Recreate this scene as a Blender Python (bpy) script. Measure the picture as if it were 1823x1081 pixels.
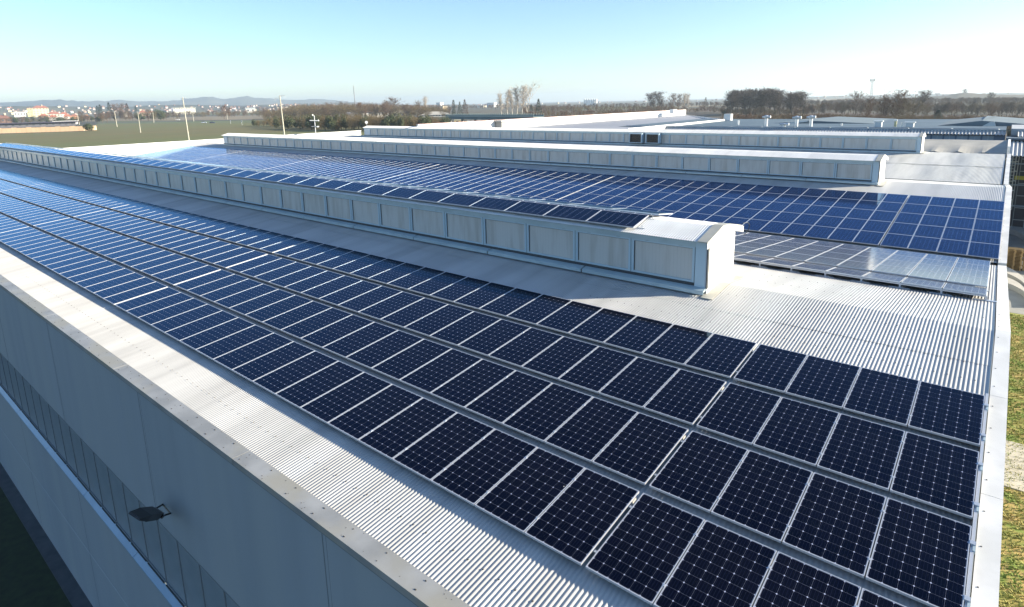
import bpy, math, random
import numpy as np
from mathutils import Vector, Matrix, Euler
rnd = random.Random(7)
R = math.radians
sc = bpy.context.scene
for o in list(bpy.data.objects): bpy.data.objects.remove(o)

# ------------------------------------------------------------------ camera
CW, CH, FPX, CX, CY = 1823.0, 1081.0, 1057.986, 911.5, 398.0
CAM = Vector((-0.23077, -5.98661, 6.24630))
CROT = Euler((1.3696670, 0.0211308, 0.6887003), 'XYZ')
cd = bpy.data.cameras.new('camera'); cam = bpy.data.objects.new('camera', cd)
sc.collection.objects.link(cam); sc.camera = cam
cam.location = CAM; cam.rotation_euler = CROT
cd.sensor_fit = 'HORIZONTAL'; cd.sensor_width = 36.0
cd.lens = 36.0 * FPX / CW; cd.shift_y = (CY - CH / 2) / CW; cd.clip_start = 0.05; cd.clip_end = 60000
sc.render.resolution_x, sc.render.resolution_y = 1024, 607

# ------------------------------------------------------------------ light
SUN_EL, SUN_AZ = 18.4, 32.5            # azimuth from +X towards +Y
w = bpy.data.worlds.new('World'); sc.world = w; w.use_nodes = True
nt = w.node_tree; bg = nt.nodes['Background']
sky = nt.nodes.new('ShaderNodeTexSky'); sky.sky_type = 'NISHITA'; sky.sun_disc = False
sky.sun_elevation = R(SUN_EL); sky.sun_rotation = R(90 - SUN_AZ)
sky.air_density = 1.0; sky.dust_density = 0.4; sky.ozone_density = 3.8; sky.altitude = 200
nt.links.new(sky.outputs[0], bg.inputs[0]); bg.inputs[1].default_value = 0.085
sl = bpy.data.lights.new('sun', 'SUN'); so = bpy.data.objects.new('sun', sl); sc.collection.objects.link(so)
sl.energy = 5.0; sl.angle = R(0.5); sl.color = (1.0, 0.90, 0.72)
sd = Vector((math.cos(R(SUN_AZ)) * math.cos(R(SUN_EL)), math.sin(R(SUN_AZ)) * math.cos(R(SUN_EL)), math.sin(R(SUN_EL))))
so.rotation_euler = sd.to_track_quat('Z', 'Y').to_euler(); so.location = (40, 30, 60)
sc.view_settings.view_transform = 'Standard'; sc.view_settings.look = 'None'
sc.view_settings.exposure = 1.55; sc.view_settings.gamma = 1.0
sc.cycles.max_bounces = 5; sc.cycles.volume_bounces = 0; sc.cycles.diffuse_bounces = 3
sc.cycles.glossy_bounces = 3; sc.cycles.caustics_reflective = False

# ------------------------------------------------------------------ helpers
_M = CROT.to_matrix()
def ray(px, py):
    return (_M @ Vector(((px - CX) / FPX, -(py - CY) / FPX, -1.0))).normalized()
def P(px, py, z=None, y=None, x=None, d=None):
    """world point seen along a pixel ray of the 1823x1081 photograph"""
    r = ray(px, py)
    if z is not None: k = (z - CAM.z) / r.z
    elif y is not None: k = (y - CAM.y) / r.y
    elif x is not None: k = (x - CAM.x) / r.x
    else: k = d / math.hypot(r.x, r.y)
    return CAM + r * k
def zat(px, py, base):
    """height of a vertical above base at which it meets the pixel"""
    r = ray(px, py); dd = math.hypot(base[0] - CAM.x, base[1] - CAM.y)
    return CAM.z + r.z / math.hypot(r.x, r.y) * dd
G = -12.4                                # ground level

def mat(name, col, rough=0.6, metal=0.0, spec=0.5):
    m = bpy.data.materials.new(name); m.use_nodes = True
    b = m.node_tree.nodes['Principled BSDF']
    b.inputs['Base Color'].default_value = (*col, 1); b.inputs['Roughness'].default_value = rough
    b.inputs['Metallic'].default_value = metal; b.inputs['Specular IOR Level'].default_value = spec
    return m
def N(m, t, **kw):
    n = m.node_tree.nodes.new(t)
    for k, v in kw.items():
        if k in ('op',): n.operation = v
        else: setattr(n, k, v)
    return n
def L(m, a, b): m.node_tree.links.new(a, b)
def mth(m, op, a, b=None, c=None):
    n = N(m, 'ShaderNodeMath', op=op)
    for i, v in enumerate((a, b, c)):
        if v is None: continue
        if isinstance(v, (int, float)): n.inputs[i].default_value = v
        else: L(m, v, n.inputs[i])
    return n.outputs[0]
def mixc(m, f, a, b):
    n = N(m, 'ShaderNodeMix', data_type='RGBA')
    for s, v in ((n.inputs[0], f), (n.inputs[6], a), (n.inputs[7], b)):
        if isinstance(v, (int, float)): s.default_value = v
        elif isinstance(v, tuple): s.default_value = (*v, 1)
        else: L(m, v, s)
    return n.outputs[2]
def noise_mat(name, c1, c2, scale=3.0, rough=0.7, stretch=(1, 1, 1), lo=0.35, hi=0.65, detail=6, c3=None, s3=0.2, bump=0.0, metal=0.0, spec=0.5, space='Object'):
    m = mat(name, c1, rough, metal, spec); b = m.node_tree.nodes['Principled BSDF']
    tc = N(m, 'ShaderNodeTexCoord'); mp = N(m, 'ShaderNodeMapping'); mp.inputs['Scale'].default_value = stretch
    L(m, tc.outputs[space], mp.inputs[0])
    nz = N(m, 'ShaderNodeTexNoise'); nz.inputs['Scale'].default_value = scale; nz.inputs['Detail'].default_value = detail
    L(m, mp.outputs[0], nz.inputs['Vector'])
    mr = N(m, 'ShaderNodeMapRange'); mr.inputs[1].default_value = lo; mr.inputs[2].default_value = hi
    L(m, nz.outputs['Fac'], mr.inputs[0])
    col = mixc(m, mr.outputs[0], c1, c2)
    if c3:
        n2 = N(m, 'ShaderNodeTexNoise'); n2.inputs['Scale'].default_value = s3; n2.inputs['Detail'].default_value = 4
        L(m, mp.outputs[0], n2.inputs['Vector'])
        m2 = N(m, 'ShaderNodeMapRange'); m2.inputs[1].default_value = .45; m2.inputs[2].default_value = .62
        L(m, n2.outputs['Fac'], m2.inputs[0]); col = mixc(m, m2.outputs[0], col, c3)
    L(m, col, b.inputs['Base Color'])
    if bump:
        bp = N(m, 'ShaderNodeBump'); bp.inputs['Strength'].default_value = bump; bp.inputs['Distance'].default_value = .02
        L(m, nz.outputs['Fac'], bp.inputs['Height']); L(m, bp.outputs[0], b.inputs['Normal'])
    return m

def tag(o, label=None, cat=None, group=None, kind=None):
    if label: o['label'] = label
    if cat: o['category'] = cat
    if group: o['group'] = group
    if kind: o['kind'] = kind
    return o
def empty(name, loc=(0, 0, 0)):
    o = bpy.data.objects.new(name, None); sc.collection.objects.link(o); o.location = loc
    o.empty_display_size = .2; return o
class MB:
    """collects quads / polygons with material slots"""
    def __init__(s): s.v = []; s.f = []; s.m = []; s.uv = {}
    def poly(s, pts, mi=0, uv=None):
        b = len(s.v); s.v += [tuple(p) for p in pts]; s.f.append(tuple(range(b, b + len(pts)))); s.m.append(mi)
        if uv: s.uv[len(s.f) - 1] = uv
    def hexa(s, p, mi=0):
        """8 corners: 0-3 bottom ring, 4-7 top ring"""
        b = len(s.v); s.v += [tuple(q) for q in p]
        for f in ((3, 2, 1, 0), (4, 5, 6, 7), (0, 1, 5, 4), (1, 2, 6, 5), (2, 3, 7, 6), (3, 0, 4, 7)):
            s.f.append(tuple(b + i for i in f)); s.m.append(mi)
    def box(s, x0, x1, y0, y1, z0, z1, mi=0, M=None):
        p = [(x0, y0, z0), (x1, y0, z0), (x1, y1, z0), (x0, y1, z0), (x0, y0, z1), (x1, y0, z1), (x1, y1, z1), (x0, y1, z1)]
        if M is not None: p = [M @ Vector(q) for q in p]
        s.hexa(p, mi)
    def tube(s, a, b, r0, r1=None, n=8, mi=0, cap=True):
        r1 = r0 if r1 is None else r1; a = Vector(a); b = Vector(b); d = (b - a)
        q = d.to_track_quat('Z', 'Y'); base = len(s.v)
        for c, r in ((a, r0), (b, r1)):
            for i in range(n):
                t = 2 * math.pi * i / n; s.v.append(tuple(c + q @ Vector((math.cos(t) * r, math.sin(t) * r, 0))))
        for i in range(n):
            j = (i + 1) % n; s.f.append((base + i, base + j, base + n + j, base + n + i)); s.m.append(mi)
        if cap:
            s.f.append(tuple(base + n - 1 - i for i in range(n))); s.m.append(mi)
            s.f.append(tuple(base + n + i for i in range(n))); s.m.append(mi)
    def add(s, other_v, other_f, mi=0):
        b = len(s.v); s.v += other_v; s.f += [tuple(b + i for i in f) for f in other_f]; s.m += [mi] * len(other_f)
    def mesh(s, name, mats, smooth=False):
        me = bpy.data.meshes.new(name); me.from_pydata(s.v, [], s.f)
        for m in (mats if isinstance(mats, (list, tuple)) else [mats]): me.materials.append(m)
        me.polygons.foreach_set('material_index', s.m)
        if s.uv:
            ul = me.uv_layers.new(name='UVMap')
            for fi, uv in s.uv.items():
                for k, li in enumerate(me.polygons[fi].loop_indices): ul.data[li].uv = uv[k]
        if smooth: me.polygons.foreach_set('use_smooth', [True] * len(s.f))
        me.update(); return me
    def build(s, name, mats, parent=None, loc=None, smooth=False):
        return link(name, s.mesh(name, mats, smooth), parent, loc)
def link(name, me, parent=None, loc=None):
    o = bpy.data.objects.new(name, me); sc.collection.objects.link(o)
    if parent is not None:
        o.parent = parent
        o.location = -Vector(parent.location) if loc is None else loc
        if parent.parent is not None and loc is None: o.location = (0, 0, 0)
    elif loc is not None: o.location = loc
    return o
def copy_tree(o, parent=None):
    c = o.copy(); sc.collection.objects.link(c); c.parent = parent
    for ch in list(o.children): copy_tree(ch, c)
    return c

# ------------------------------------------------------------------ materials
def corr_mat(name, c1, c2, c3, rough=.45, metal=0.0):
    """painted / galvanised corrugated sheet with streaks running down the ribs"""
    m = noise_mat(name, c1, c2, 1.0, rough, stretch=(2.2, .25, .25), lo=.35, hi=.7, c3=c3, s3=.35, metal=metal)
    return m
M_roof = corr_mat('roof_sheet', (.44, .435, .42), (.35, .345, .335), (.48, .475, .46), .42, .0)
M_lant = corr_mat('lantern_sheet', (.74, .73, .70), (.66, .65, .625), (.78, .77, .74), .45, .0)
M_roof3 = corr_mat('roof_sheet_wavy', (.50, .50, .47), (.40, .40, .38), (.57, .56, .53), .55)
M_roof4 = noise_mat('roof_sheet_old', (.36, .34, .30), (.28, .27, .24), .5, .7, stretch=(1, .6, 1))
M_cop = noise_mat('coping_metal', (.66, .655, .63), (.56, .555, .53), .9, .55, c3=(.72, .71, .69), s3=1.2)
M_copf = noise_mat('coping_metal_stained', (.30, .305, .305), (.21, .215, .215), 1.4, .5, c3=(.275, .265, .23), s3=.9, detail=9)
M_hole = mat('screw_dark', (.07, .065, .06), .8)
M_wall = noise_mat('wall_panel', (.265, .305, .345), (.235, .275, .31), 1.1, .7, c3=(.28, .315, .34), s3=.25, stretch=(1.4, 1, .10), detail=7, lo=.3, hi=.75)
M_seam = mat('wall_joint', (.15, .175, .195), .8)
M_seaml = mat('wall_joint_pale', (.38, .42, .46), .7)
M_alu = mat('panel_frame_aluminium', (.60, .61, .63), .36, .5)
M_alu2 = mat('rack_aluminium', (.55, .58, .62), .4, .6)
M_bluefr = mat('window_frame_paint', (.43, .54, .60), .42)
M_ledge = noise_mat('drip_ledge_sheet', (.42, .52, .56), (.36, .45, .49), 1.5, .35, metal=.2)
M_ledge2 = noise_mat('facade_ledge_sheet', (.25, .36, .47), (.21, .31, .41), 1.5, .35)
M_dark = mat('shadow_joint', (.045, .05, .055), .7)
M_white = noise_mat('white_sheet', (.80, .79, .76), (.72, .71, .68), .8, .55)
M_lead = noise_mat('flashing_sheet', (.44, .42, .36), (.36, .35, .30), 2, .5)
M_stainY = mat('yellow_patch', (.78, .72, .38), .7)
M_stainB = mat('grey_beige_patch', (.60, .58, .48), .7)

_ce = {}
def cm_early(c):
    if c not in _ce: _ce[c] = mat('painted_steel_%d' % len(_ce), c, .6)
    return _ce[c]
def pane_mat():
    m = mat('milky_pane', (.3, .31, .3), .35); b = m.node_tree.nodes['Principled BSDF']
    tc = N(m, 'ShaderNodeTexCoord'); mp = N(m, 'ShaderNodeMapping'); mp.inputs['Scale'].default_value = (1.6, 1, .22)
    oi = N(m, 'ShaderNodeObjectInfo'); ad = N(m, 'ShaderNodeVectorMath', op='ADD')
    sc3 = N(m, 'ShaderNodeVectorMath', op='SCALE'); cmb = N(m, 'ShaderNodeCombineXYZ')
    L(m, oi.outputs['Random'], cmb.inputs[0]); L(m, oi.outputs['Random'], cmb.inputs[1]); L(m, cmb.outputs[0], sc3.inputs[0]); sc3.inputs['Scale'].default_value = 37
    L(m, tc.outputs['Object'], mp.inputs[0]); L(m, mp.outputs[0], ad.inputs[0]); L(m, sc3.outputs[0], ad.inputs[1])
    nz = N(m, 'ShaderNodeTexNoise'); nz.inputs['Scale'].default_value = 1.9; nz.inputs['Detail'].default_value = 5; L(m, ad.outputs[0], nz.inputs['Vector'])
    mr = N(m, 'ShaderNodeMapRange'); mr.inputs[1].default_value = .47; mr.inputs[2].default_value = .72; L(m, nz.outputs['Fac'], mr.inputs[0])
    c = mixc(m, mr.outputs[0], (.52, .51, .48), (.40, .375, .335))
    sx = N(m, 'ShaderNodeSeparateXYZ'); L(m, tc.outputs['Object'], sx.inputs[0])
    st = mth(m, 'FRACT', mth(m, 'MULTIPLY', sx.outputs[0], 9.0)); st = mth(m, 'LESS_THAN', st, .12)
    c = mixc(m, mth(m, 'MULTIPLY', st, .16), c, (.24, .24, .23))
    L(m, c, b.inputs['Base Color']); return m
M_pane = pane_mat()
M_pane2 = noise_mat('wall_band_pane', (.235, .28, .32), (.20, .245, .285), 2.0, .3, c3=(.20, .22, .24), s3=.6)

def cell_mat(name, cell, cell2, line, ncx, ncy, lw, diamond, bus, busc, spec=.5, rough=.08, ior=1.30, tint=(.42, .68, 1, 1)):
    m = mat(name, cell, rough, 0, spec); b = m.node_tree.nodes['Principled BSDF']
    uv = N(m, 'ShaderNodeUVMap'); sx = N(m, 'ShaderNodeSeparateXYZ'); L(m, uv.outputs[0], sx.inputs[0])
    mar = .008
    u = mth(m, 'DIVIDE', mth(m, 'SUBTRACT', mth(m, 'FRACT', sx.outputs[0]), mar), 1 - 2 * mar)
    v = mth(m, 'DIVIDE', mth(m, 'SUBTRACT', mth(m, 'FRACT', sx.outputs[1]), mar * .6), 1 - 1.2 * mar)
    su, sv = mth(m, 'MULTIPLY', u, ncx), mth(m, 'MULTIPLY', v, ncy)
    def edge(s):
        f = mth(m, 'FRACT', s); return mth(m, 'MINIMUM', f, mth(m, 'SUBTRACT', 1.0, f))
    ax, ay = edge(su), edge(sv)
    ln = mth(m, 'MAXIMUM', mth(m, 'LESS_THAN', ax, lw), mth(m, 'LESS_THAN', ay, lw))
    out = mth(m, 'MAXIMUM', mth(m, 'LESS_THAN', mth(m, 'MINIMUM', u, mth(m, 'SUBTRACT', 1.0, u)), 0.0),
              mth(m, 'LESS_THAN', mth(m, 'MINIMUM', v, mth(m, 'SUBTRACT', 1.0, v)), 0.0))
    ln = mth(m, 'MAXIMUM', ln, out)
    cv = N(m, 'ShaderNodeCombineXYZ')
    L(m, mth(m, 'FLOOR', mth(m, 'ADD', su, mth(m, 'MULTIPLY', mth(m, 'FLOOR', sx.outputs[0]), 13.0))), cv.inputs[0])
    L(m, mth(m, 'FLOOR', mth(m, 'ADD', sv, mth(m, 'MULTIPLY', mth(m, 'FLOOR', sx.outputs[1]), 17.0))), cv.inputs[1])
    oi = N(m, 'ShaderNodeObjectInfo'); L(m, mth(m, 'MULTIPLY', oi.outputs['Random'], 500.0), cv.inputs[2])
    wn = N(m, 'ShaderNodeTexWhiteNoise', noise_dimensions='3D'); L(m, cv.outputs[0], wn.inputs['Vector'])
    c = mixc(m, wn.outputs['Value'], cell, cell2)
    if bus:
        bx = mth(m, 'FRACT', mth(m, 'MULTIPLY', su, float(bus)))
        bm = mth(m, 'LESS_THAN', mth(m, 'ABSOLUTE', mth(m, 'SUBTRACT', bx, .5)), .035 * bus / 4)
        c = mixc(m, mth(m, 'MULTIPLY', bm, .55), c, busc)
    c = mixc(m, ln, c, line)
    if diamond: c = mixc(m, mth(m, 'LESS_THAN', mth(m, 'ADD', ax, ay), diamond), c, tuple(v * 2.8 for v in line))
    nz = N(m, 'ShaderNodeTexNoise'); nz.inputs['Scale'].default_value = .9; nz.inputs['Detail'].default_value = 5
    tc = N(m, 'ShaderNodeTexCoord'); L(m, tc.outputs['Object'], nz.inputs['Vector'])
    dn = N(m, 'ShaderNodeMapRange'); dn.inputs[1].default_value = .4; dn.inputs[2].default_value = .75; dn.inputs[4].default_value = .007
    L(m, nz.outputs['Fac'], dn.inputs[0]); c = mixc(m, dn.outputs[0], c, (.45, .42, .36))
    vo = N(m, 'ShaderNodeTexVoronoi'); vo.inputs['Scale'].default_value = 1.15; va = N(m, 'ShaderNodeVectorMath', op='ADD')
    cb = N(m, 'ShaderNodeCombineXYZ'); L(m, mth(m, 'MULTIPLY', oi.outputs['Random'], 91.0), cb.inputs[0]); L(m, mth(m, 'MULTIPLY', oi.outputs['Random'], 53.0), cb.inputs[1])
    L(m, tc.outputs['Object'], va.inputs[0]); L(m, cb.outputs[0], va.inputs[1]); L(m, va.outputs[0], vo.inputs['Vector'])
    sr = N(m, 'ShaderNodeSeparateColor'); L(m, vo.outputs['Color'], sr.inputs[0])
    spot = mth(m, 'LESS_THAN', vo.outputs['Distance'], mth(m, 'MULTIPLY', mth(m, 'MAXIMUM', mth(m, 'SUBTRACT', sr.outputs[0], .62), 0.0), .055))
    c = mixc(m, spot, c, (.55, .54, .50))
    L(m, c, b.inputs['Base Color'])
    b.inputs['IOR'].default_value = ior
    if name != 'grey_cells':                       # blue anti-reflective coating: fresnel-weighted tinted gloss over the cells
        b.inputs['Specular IOR Level'].default_value = 0.0
        gl = N(m, 'ShaderNodeBsdfGlossy'); gl.inputs['Color'].default_value = tint; gl.inputs['Roughness'].default_value = rough
        fr = N(m, 'ShaderNodeFresnel'); fr.inputs['IOR'].default_value = ior; mx = N(m, 'ShaderNodeMixShader')
        L(m, fr.outputs[0], mx.inputs[0]); L(m, b.outputs[0], mx.inputs[1]); L(m, gl.outputs[0], mx.inputs[2])
        L(m, mx.outputs[0], m.node_tree.nodes['Material Output'].inputs['Surface'])
    return m
M_mono = cell_mat('mono_cells', (.0011, .0012, .0040), (.0017, .0018, .0062), (.13, .14, .18), 6, 10, .007, .082, 4, (.014, .016, .034))
M_poly = cell_mat('poly_cells', (.002, .007, .034), (.003, .011, .050), (.16, .23, .38), 6, 10, .010, 0, 3, (.08, .13, .26), ior=1.26, tint=(.30, .52, .84, 1))
M_grey = cell_mat('grey_cells', (.030, .036, .062), (.045, .050, .080), (.50, .52, .55), 6, 10, .020, 0, 3, (.14, .16, .20), spec=.9, rough=.16, ior=1.5, tint=(.9, .95, 1, 1))
M_back = mat('panel_backsheet', (.06, .06, .065), .7)
M_black = mat('black_plastic', (.012, .013, .016), .35)

# ------------------------------------------------------------------ roof geometry
T = 0.1026547588; ct, st_ = math.cos(T), math.sin(T)
PITCH = 0.0735; AMP = 0.0075
def corr_slope(name, x0, x1, y0, z0, y1, z1, m, parent, steps=2, ripple=0.0, seed=1, screws=()):
    """corrugated sheet: ribs run along Y, sine profile along X (real ribs)"""
    n = int((x1 - x0) / PITCH * 8)
    xs = np.linspace(x1 - n * PITCH / 8, x1, n + 1)
    ph = (xs - x1) / PITCH * 2 * np.pi
    prof = AMP * np.cos(ph)
    rr = np.random.RandomState(seed)
    ys = np.linspace(0, 1, steps + 1); V = np.zeros((steps + 1, n + 1, 3))
    for j, s in enumerate(ys):
        V[j, :, 0] = xs; V[j, :, 1] = y0 + (y1 - y0) * s
        wv = 0
        if ripple:
            wv = ripple * (np.sin(xs * 2 * np.pi / 2.6 + s * 2.6 + 1.3 * np.sin(xs * .31)) * .6 + np.sin(xs * 2 * np.pi / 4.3 - s * 3.7 + 1) * .6) * math.sin(math.pi * min(1, max(0, s))) ** .5
        V[j, :, 2] = z0 + (z1 - z0) * s + prof + wv
    idx = np.arange((steps + 1) * (n + 1)).reshape(steps + 1, n + 1)
    q = np.stack([idx[:-1, :-1], idx[:-1, 1:], idx[1:, 1:], idx[1:, :-1]], -1).reshape(-1, 4)
    if z1 == z0 and False: q = q[:, ::-1]
    vv = V.reshape(-1, 3).tolist(); ff = q.tolist(); mi = [0] * len(ff)
    for (sy, sx0, sx1, every) in screws:           # dark fixing screws on the crests
        s = (sy - y0) / (y1 - y0); zz = z0 + (z1 - z0) * s + AMP
        k = 0; x = x1
        while x > sx0:
            if x < sx1:
                b = len(vv); h = .014
                vv += [[x - h, sy - h, zz], [x + h, sy - h, zz], [x + h, sy + h, zz], [x - h, sy + h, zz], [x, sy, zz + .010]]
                ff += [[b, b + 1, b + 4], [b + 1, b + 2, b + 4], [b + 2, b + 3, b + 4], [b + 3, b, b + 4]]; mi += [1] * 4
            x -= PITCH * every
    me = bpy.data.meshes.new(name); me.from_pydata(vv, [], ff)
    me.materials.append(m); me.materials.append(M_hole)
    me.polygons.foreach_set('material_index', mi); me.polygons.foreach_set('use_smooth', [a == 0 for a in mi]); me.update()
    return link(name, me, parent)

hall = empty('industrial_hall', (-49, 40, G))
tag(hall, 'long white industrial hall with three sawn corrugated roof bays under the solar panels', 'building')
XR, XL = 0.045, -97.6
HP = 0.12                                            # height of panel tops above the sheets
def z1f(y): return -0.12 + y * math.tan(T)           # bay 1 front slope
Y_E, Y_R1 = -1.30, 10.62
Z_R1 = z1f(Y_R1)
Y_V1, Z_V1 = 22.95, -0.33
B2Y, B2Z = 23.527, -0.1731
def z2f(y): return B2Z - HP + (y - B2Y) * math.tan(T)
Y_R2 = 36.45; Z_R2 = z2f(Y_R2); Y_V2, Z_V2 = 48.0, -0.18
Y_R3 = 60.35; Z_R3 = 0.98; Y_V3, Z_V3 = 71.6, 0.0
slopes = [
    ('roof', XL, XR, Y_E, z1f(Y_E), 8.95, z1f(8.95), M_roof, 2, .0, [(8.05, -9, XR, 3), (8.75, -7, XR, 3), (-.75, -30, XR, 4)]),
    ('roof', XL, XR, 8.80, z1f(8.80) + .006, Y_R1, Z_R1 + .002, M_roof, 1, .0, [(9.9, -6, XR, 3)]),
    ('roof', XL, XR, Y_R1 + .004, Z_R1, Y_V1, Z_V1, M_roof, 2, .0, [(11.9, -6, XR, 3), (13.1, -6, XR, 3)]),
    ('roof', XL, XR, 23.33, z2f(23.33), Y_R2, Z_R2, M_roof, 2, .0, []),
    ('roof', XL, XR, Y_R2 + .004, Z_R2, Y_V2 - .2, Z_V2, M_roof, 2, .0, []),
    ('roof', XL, XR - .15, Y_V2 + .2, Z_V2, Y_R3, Z_R3, M_roof3, 16, .035, []),
    ('roof', XL, XR - .15, Y_R3 + .004, Z_R3, Y_V3, Z_V3, M_roof3, 2, .0, []),
]
for i, s in enumerate(slopes):
    corr_slope(s[0], s[1], s[2], s[3], s[4], s[5], s[6], s[7], hall, s[8], s[9], i, s[10])
# thin line of the wavy slope's sheet overlap
b = MB(); yo = 54.2; zo = Z_V2 + (Z_R3 - Z_V2) * (yo - Y_V2) / (Y_R3 - Y_V2)
b.box(-60, XR - .2, yo, yo + .06, zo + .012, zo + .04); b.build('roof_lap_strip', M_lead, hall)
# old wavy bay 4 slope with scalloped lower edge
b = MB(); nx = 120; ny = 10; x0, x1 = -40.0, -0.02
g = [[None] * (ny + 1) for _ in range(nx + 1)]
for i in range(nx + 1):
    x = x0 + (x1 - x0) * i / nx; sc_ = abs(math.sin((x - .3) * math.pi / 2.15))
    for j in range(ny + 1):
        s = j / ny; g[i][j] = len(b.v); b.v.append((x, 72.2 + 11.5 * s, .16 + .05 * (1 - s) - .22 * sc_ * (1 - s) ** 3 + .55 * s + .012 * math.cos(x * 2 * math.pi / .36)))
for i in range(nx):
    for j in range(ny): b.f.append((g[i][j], g[i + 1][j], g[i + 1][j + 1], g[i][j + 1])); b.m.append(0)
b.box(-40, -.02, 72.15, 72.4, -.9, -.25, 1)  # dark strip coloured in for the valley shadow below the scallops
b.box(-.02, .2, 72.1, 83.9, -.9, .85, 2)
b.build('roof', [M_roof4, M_dark, M_white], hall)

# valley gutters
for (ya, yb, zt) in ((22.9, 23.38, -.52), (47.7, 48.3, -.50), (71.5, 72.3, -.4)):
    b = MB(); b.box(XL, .2, ya, yb, zt - .1, zt); b.build('valley_gutter', M_lead, hall)

# walls
W0 = -1.57
b = MB()
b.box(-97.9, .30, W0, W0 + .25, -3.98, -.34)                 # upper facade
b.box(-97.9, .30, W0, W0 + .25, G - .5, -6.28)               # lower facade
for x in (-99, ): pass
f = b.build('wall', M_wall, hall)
b = MB()
for k in range(12):                                          # vertical panel joints
    x = -8.0 - 7.85 * k
    b.box(x - .012, x + .012, W0 - .003, W0, -3.97, -.42)
    b.box(x + .10, x + .106, W0 - .002, W0, -3.97, -.42)
    b.box(x - .010, x + .010, W0 - .003, W0, G, -6.62)
b.box(-97.9, .3, W0 - .003, W0, -4.02, -3.975)               # shadow joint above the window band
b.build('wall_joint', M_seam, hall)
b = MB(); b.box(-97.9, .3, W0 - .004, W0, -9.12, -9.09); b.build('wall_joint', M_seaml, hall)
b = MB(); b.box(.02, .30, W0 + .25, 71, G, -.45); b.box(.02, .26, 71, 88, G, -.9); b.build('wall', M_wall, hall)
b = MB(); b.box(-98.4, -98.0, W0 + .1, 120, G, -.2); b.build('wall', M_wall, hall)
# window band of the facade
wb = MB(); wx = -11.2; k = 0
band = []
while wx > -62:
    band.append(wx); wx -= 1.245
def band_window():
    m = MB(); wdt = 1.245
    m.box(0, wdt, .03, .07, -6.10, -4.02, 1)
    m.box(0, .022, .012, .035, -6.10, -4.02, 0); m.box(wdt - .014, wdt, .012, .035, -6.10, -4.02, 0)
    m.box(.03, wdt - .02, 0, .035, -6.10, -6.05, 0); m.box(.03, wdt - .02, 0, .035, -4.07, -4.02, 0)
    m.box(.06, wdt - .07, -.03, 0, -6.13, -6.10, 2)
    return m.mesh('window', [M_seam, M_pane2, M_dark])
bw = band_window(); cnt = 0
for x in band:
    o = link('window', bw, hall, Vector((x - 1.245, W0 + .05, 0)) - hall.location); cnt += 1
b = MB(); b.box(-97.9, -62.2, W0 + .05, W0 + .12, -6.12, -3.98); b.box(-11.2, .3, W0 + .05, W0 + .12, -6.12, -3.98); b.build('window_band_filler', M_pane2, hall)
# drip ledge under the windows in 4.4 m lengths
for k in range(22):
    xa = -9.3 - 4.42 * k; b = MB()
    b.hexa([(xa - 4.40, W0 - .10, -6.30), (xa, W0 - .10, -6.30), (xa, W0 + .1, -6.30), (xa - 4.40, W0 + .1, -6.30),
            (xa - 4.40, W0 - .10, -6.25), (xa, W0 - .10, -6.25), (xa, W0 + .05, -6.14), (xa - 4.40, W0 + .05, -6.14)])
    b.build('window_ledge', M_ledge2, hall)
# front coping
if False:
    pass
    pass
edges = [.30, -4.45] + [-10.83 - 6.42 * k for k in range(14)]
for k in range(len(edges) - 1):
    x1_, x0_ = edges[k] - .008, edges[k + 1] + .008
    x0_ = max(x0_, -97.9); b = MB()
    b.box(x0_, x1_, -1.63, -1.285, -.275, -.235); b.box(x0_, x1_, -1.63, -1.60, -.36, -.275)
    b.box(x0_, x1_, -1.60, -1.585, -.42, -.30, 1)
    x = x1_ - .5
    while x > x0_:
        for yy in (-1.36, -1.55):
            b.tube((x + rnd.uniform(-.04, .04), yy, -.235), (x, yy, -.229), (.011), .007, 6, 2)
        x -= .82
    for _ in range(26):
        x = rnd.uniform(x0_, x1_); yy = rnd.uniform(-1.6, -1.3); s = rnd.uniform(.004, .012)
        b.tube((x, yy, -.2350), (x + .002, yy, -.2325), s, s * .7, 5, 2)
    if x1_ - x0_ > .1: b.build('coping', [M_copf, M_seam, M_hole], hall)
# right coping: follows the roof slopes
def cop_right(ya, yb, za, zb, xo=0.0, m=None, w1=.325):
    n = max(1, round((yb - ya) / 3.05)); 
    for k in range(n):
        s0, s1 = k / n, (k + 1) / n; y0, y1 = ya + (yb - ya) * s0 + .006, ya + (yb - ya) * s1 - .006
        z0, z1 = za + (zb - za) * s0, za + (zb - za) * s1; b = MB()
        b.hexa([(xo + .065, y0, z0 - .26), (xo + w1, y0, z0 - .40), (xo + w1, y1, z1 - .40), (xo + .065, y1, z1 - .26),
                (xo + .065, y0, z0), (xo + w1, y0, z0), (xo + w1, y1, z1), (xo + .065, y1, z1)])
        for j in range(4):
            yy = y0 + (y1 - y0) * (.12 + .25 * j); zz = z0 + (z1 - z0) * (.12 + .25 * j)
            b.tube((xo + .12, yy, zz), (xo + .12, yy, zz + .008), .012, .008, 6, 1)
        b.build('coping', [m or M_cop, M_hole], hall)
HC = .030
cop_right(-1.63, Y_R1, z1f(-1.63) + HC, Z_R1 + HC)
cop_right(Y_R1, Y_V1, Z_R1 + HC, Z_V1 + HC)
cop_right(23.25, Y_R2, z2f(23.25) + HC + .02, Z_R2 + HC)
cop_right(Y_R2, Y_V2, Z_R2 + HC, Z_V2 + HC)
cop_right(Y_V2 + .1, Y_R3, Z_V2 + .05, Z_R3 + .05, -.08)
cop_right(Y_R3, Y_V3, Z_R3 + .05, Z_V3 + .05, -.08)
# left end parapet, sunlit inner face
b = MB(); b.box(-98.5, -98.0, -1.6, 66, -.6, 1.42); b.box(-98.56, -97.94, -1.63, 66.1, 1.42, 1.47); b.build('parapet', M_white, hall)
tagp = None

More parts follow.
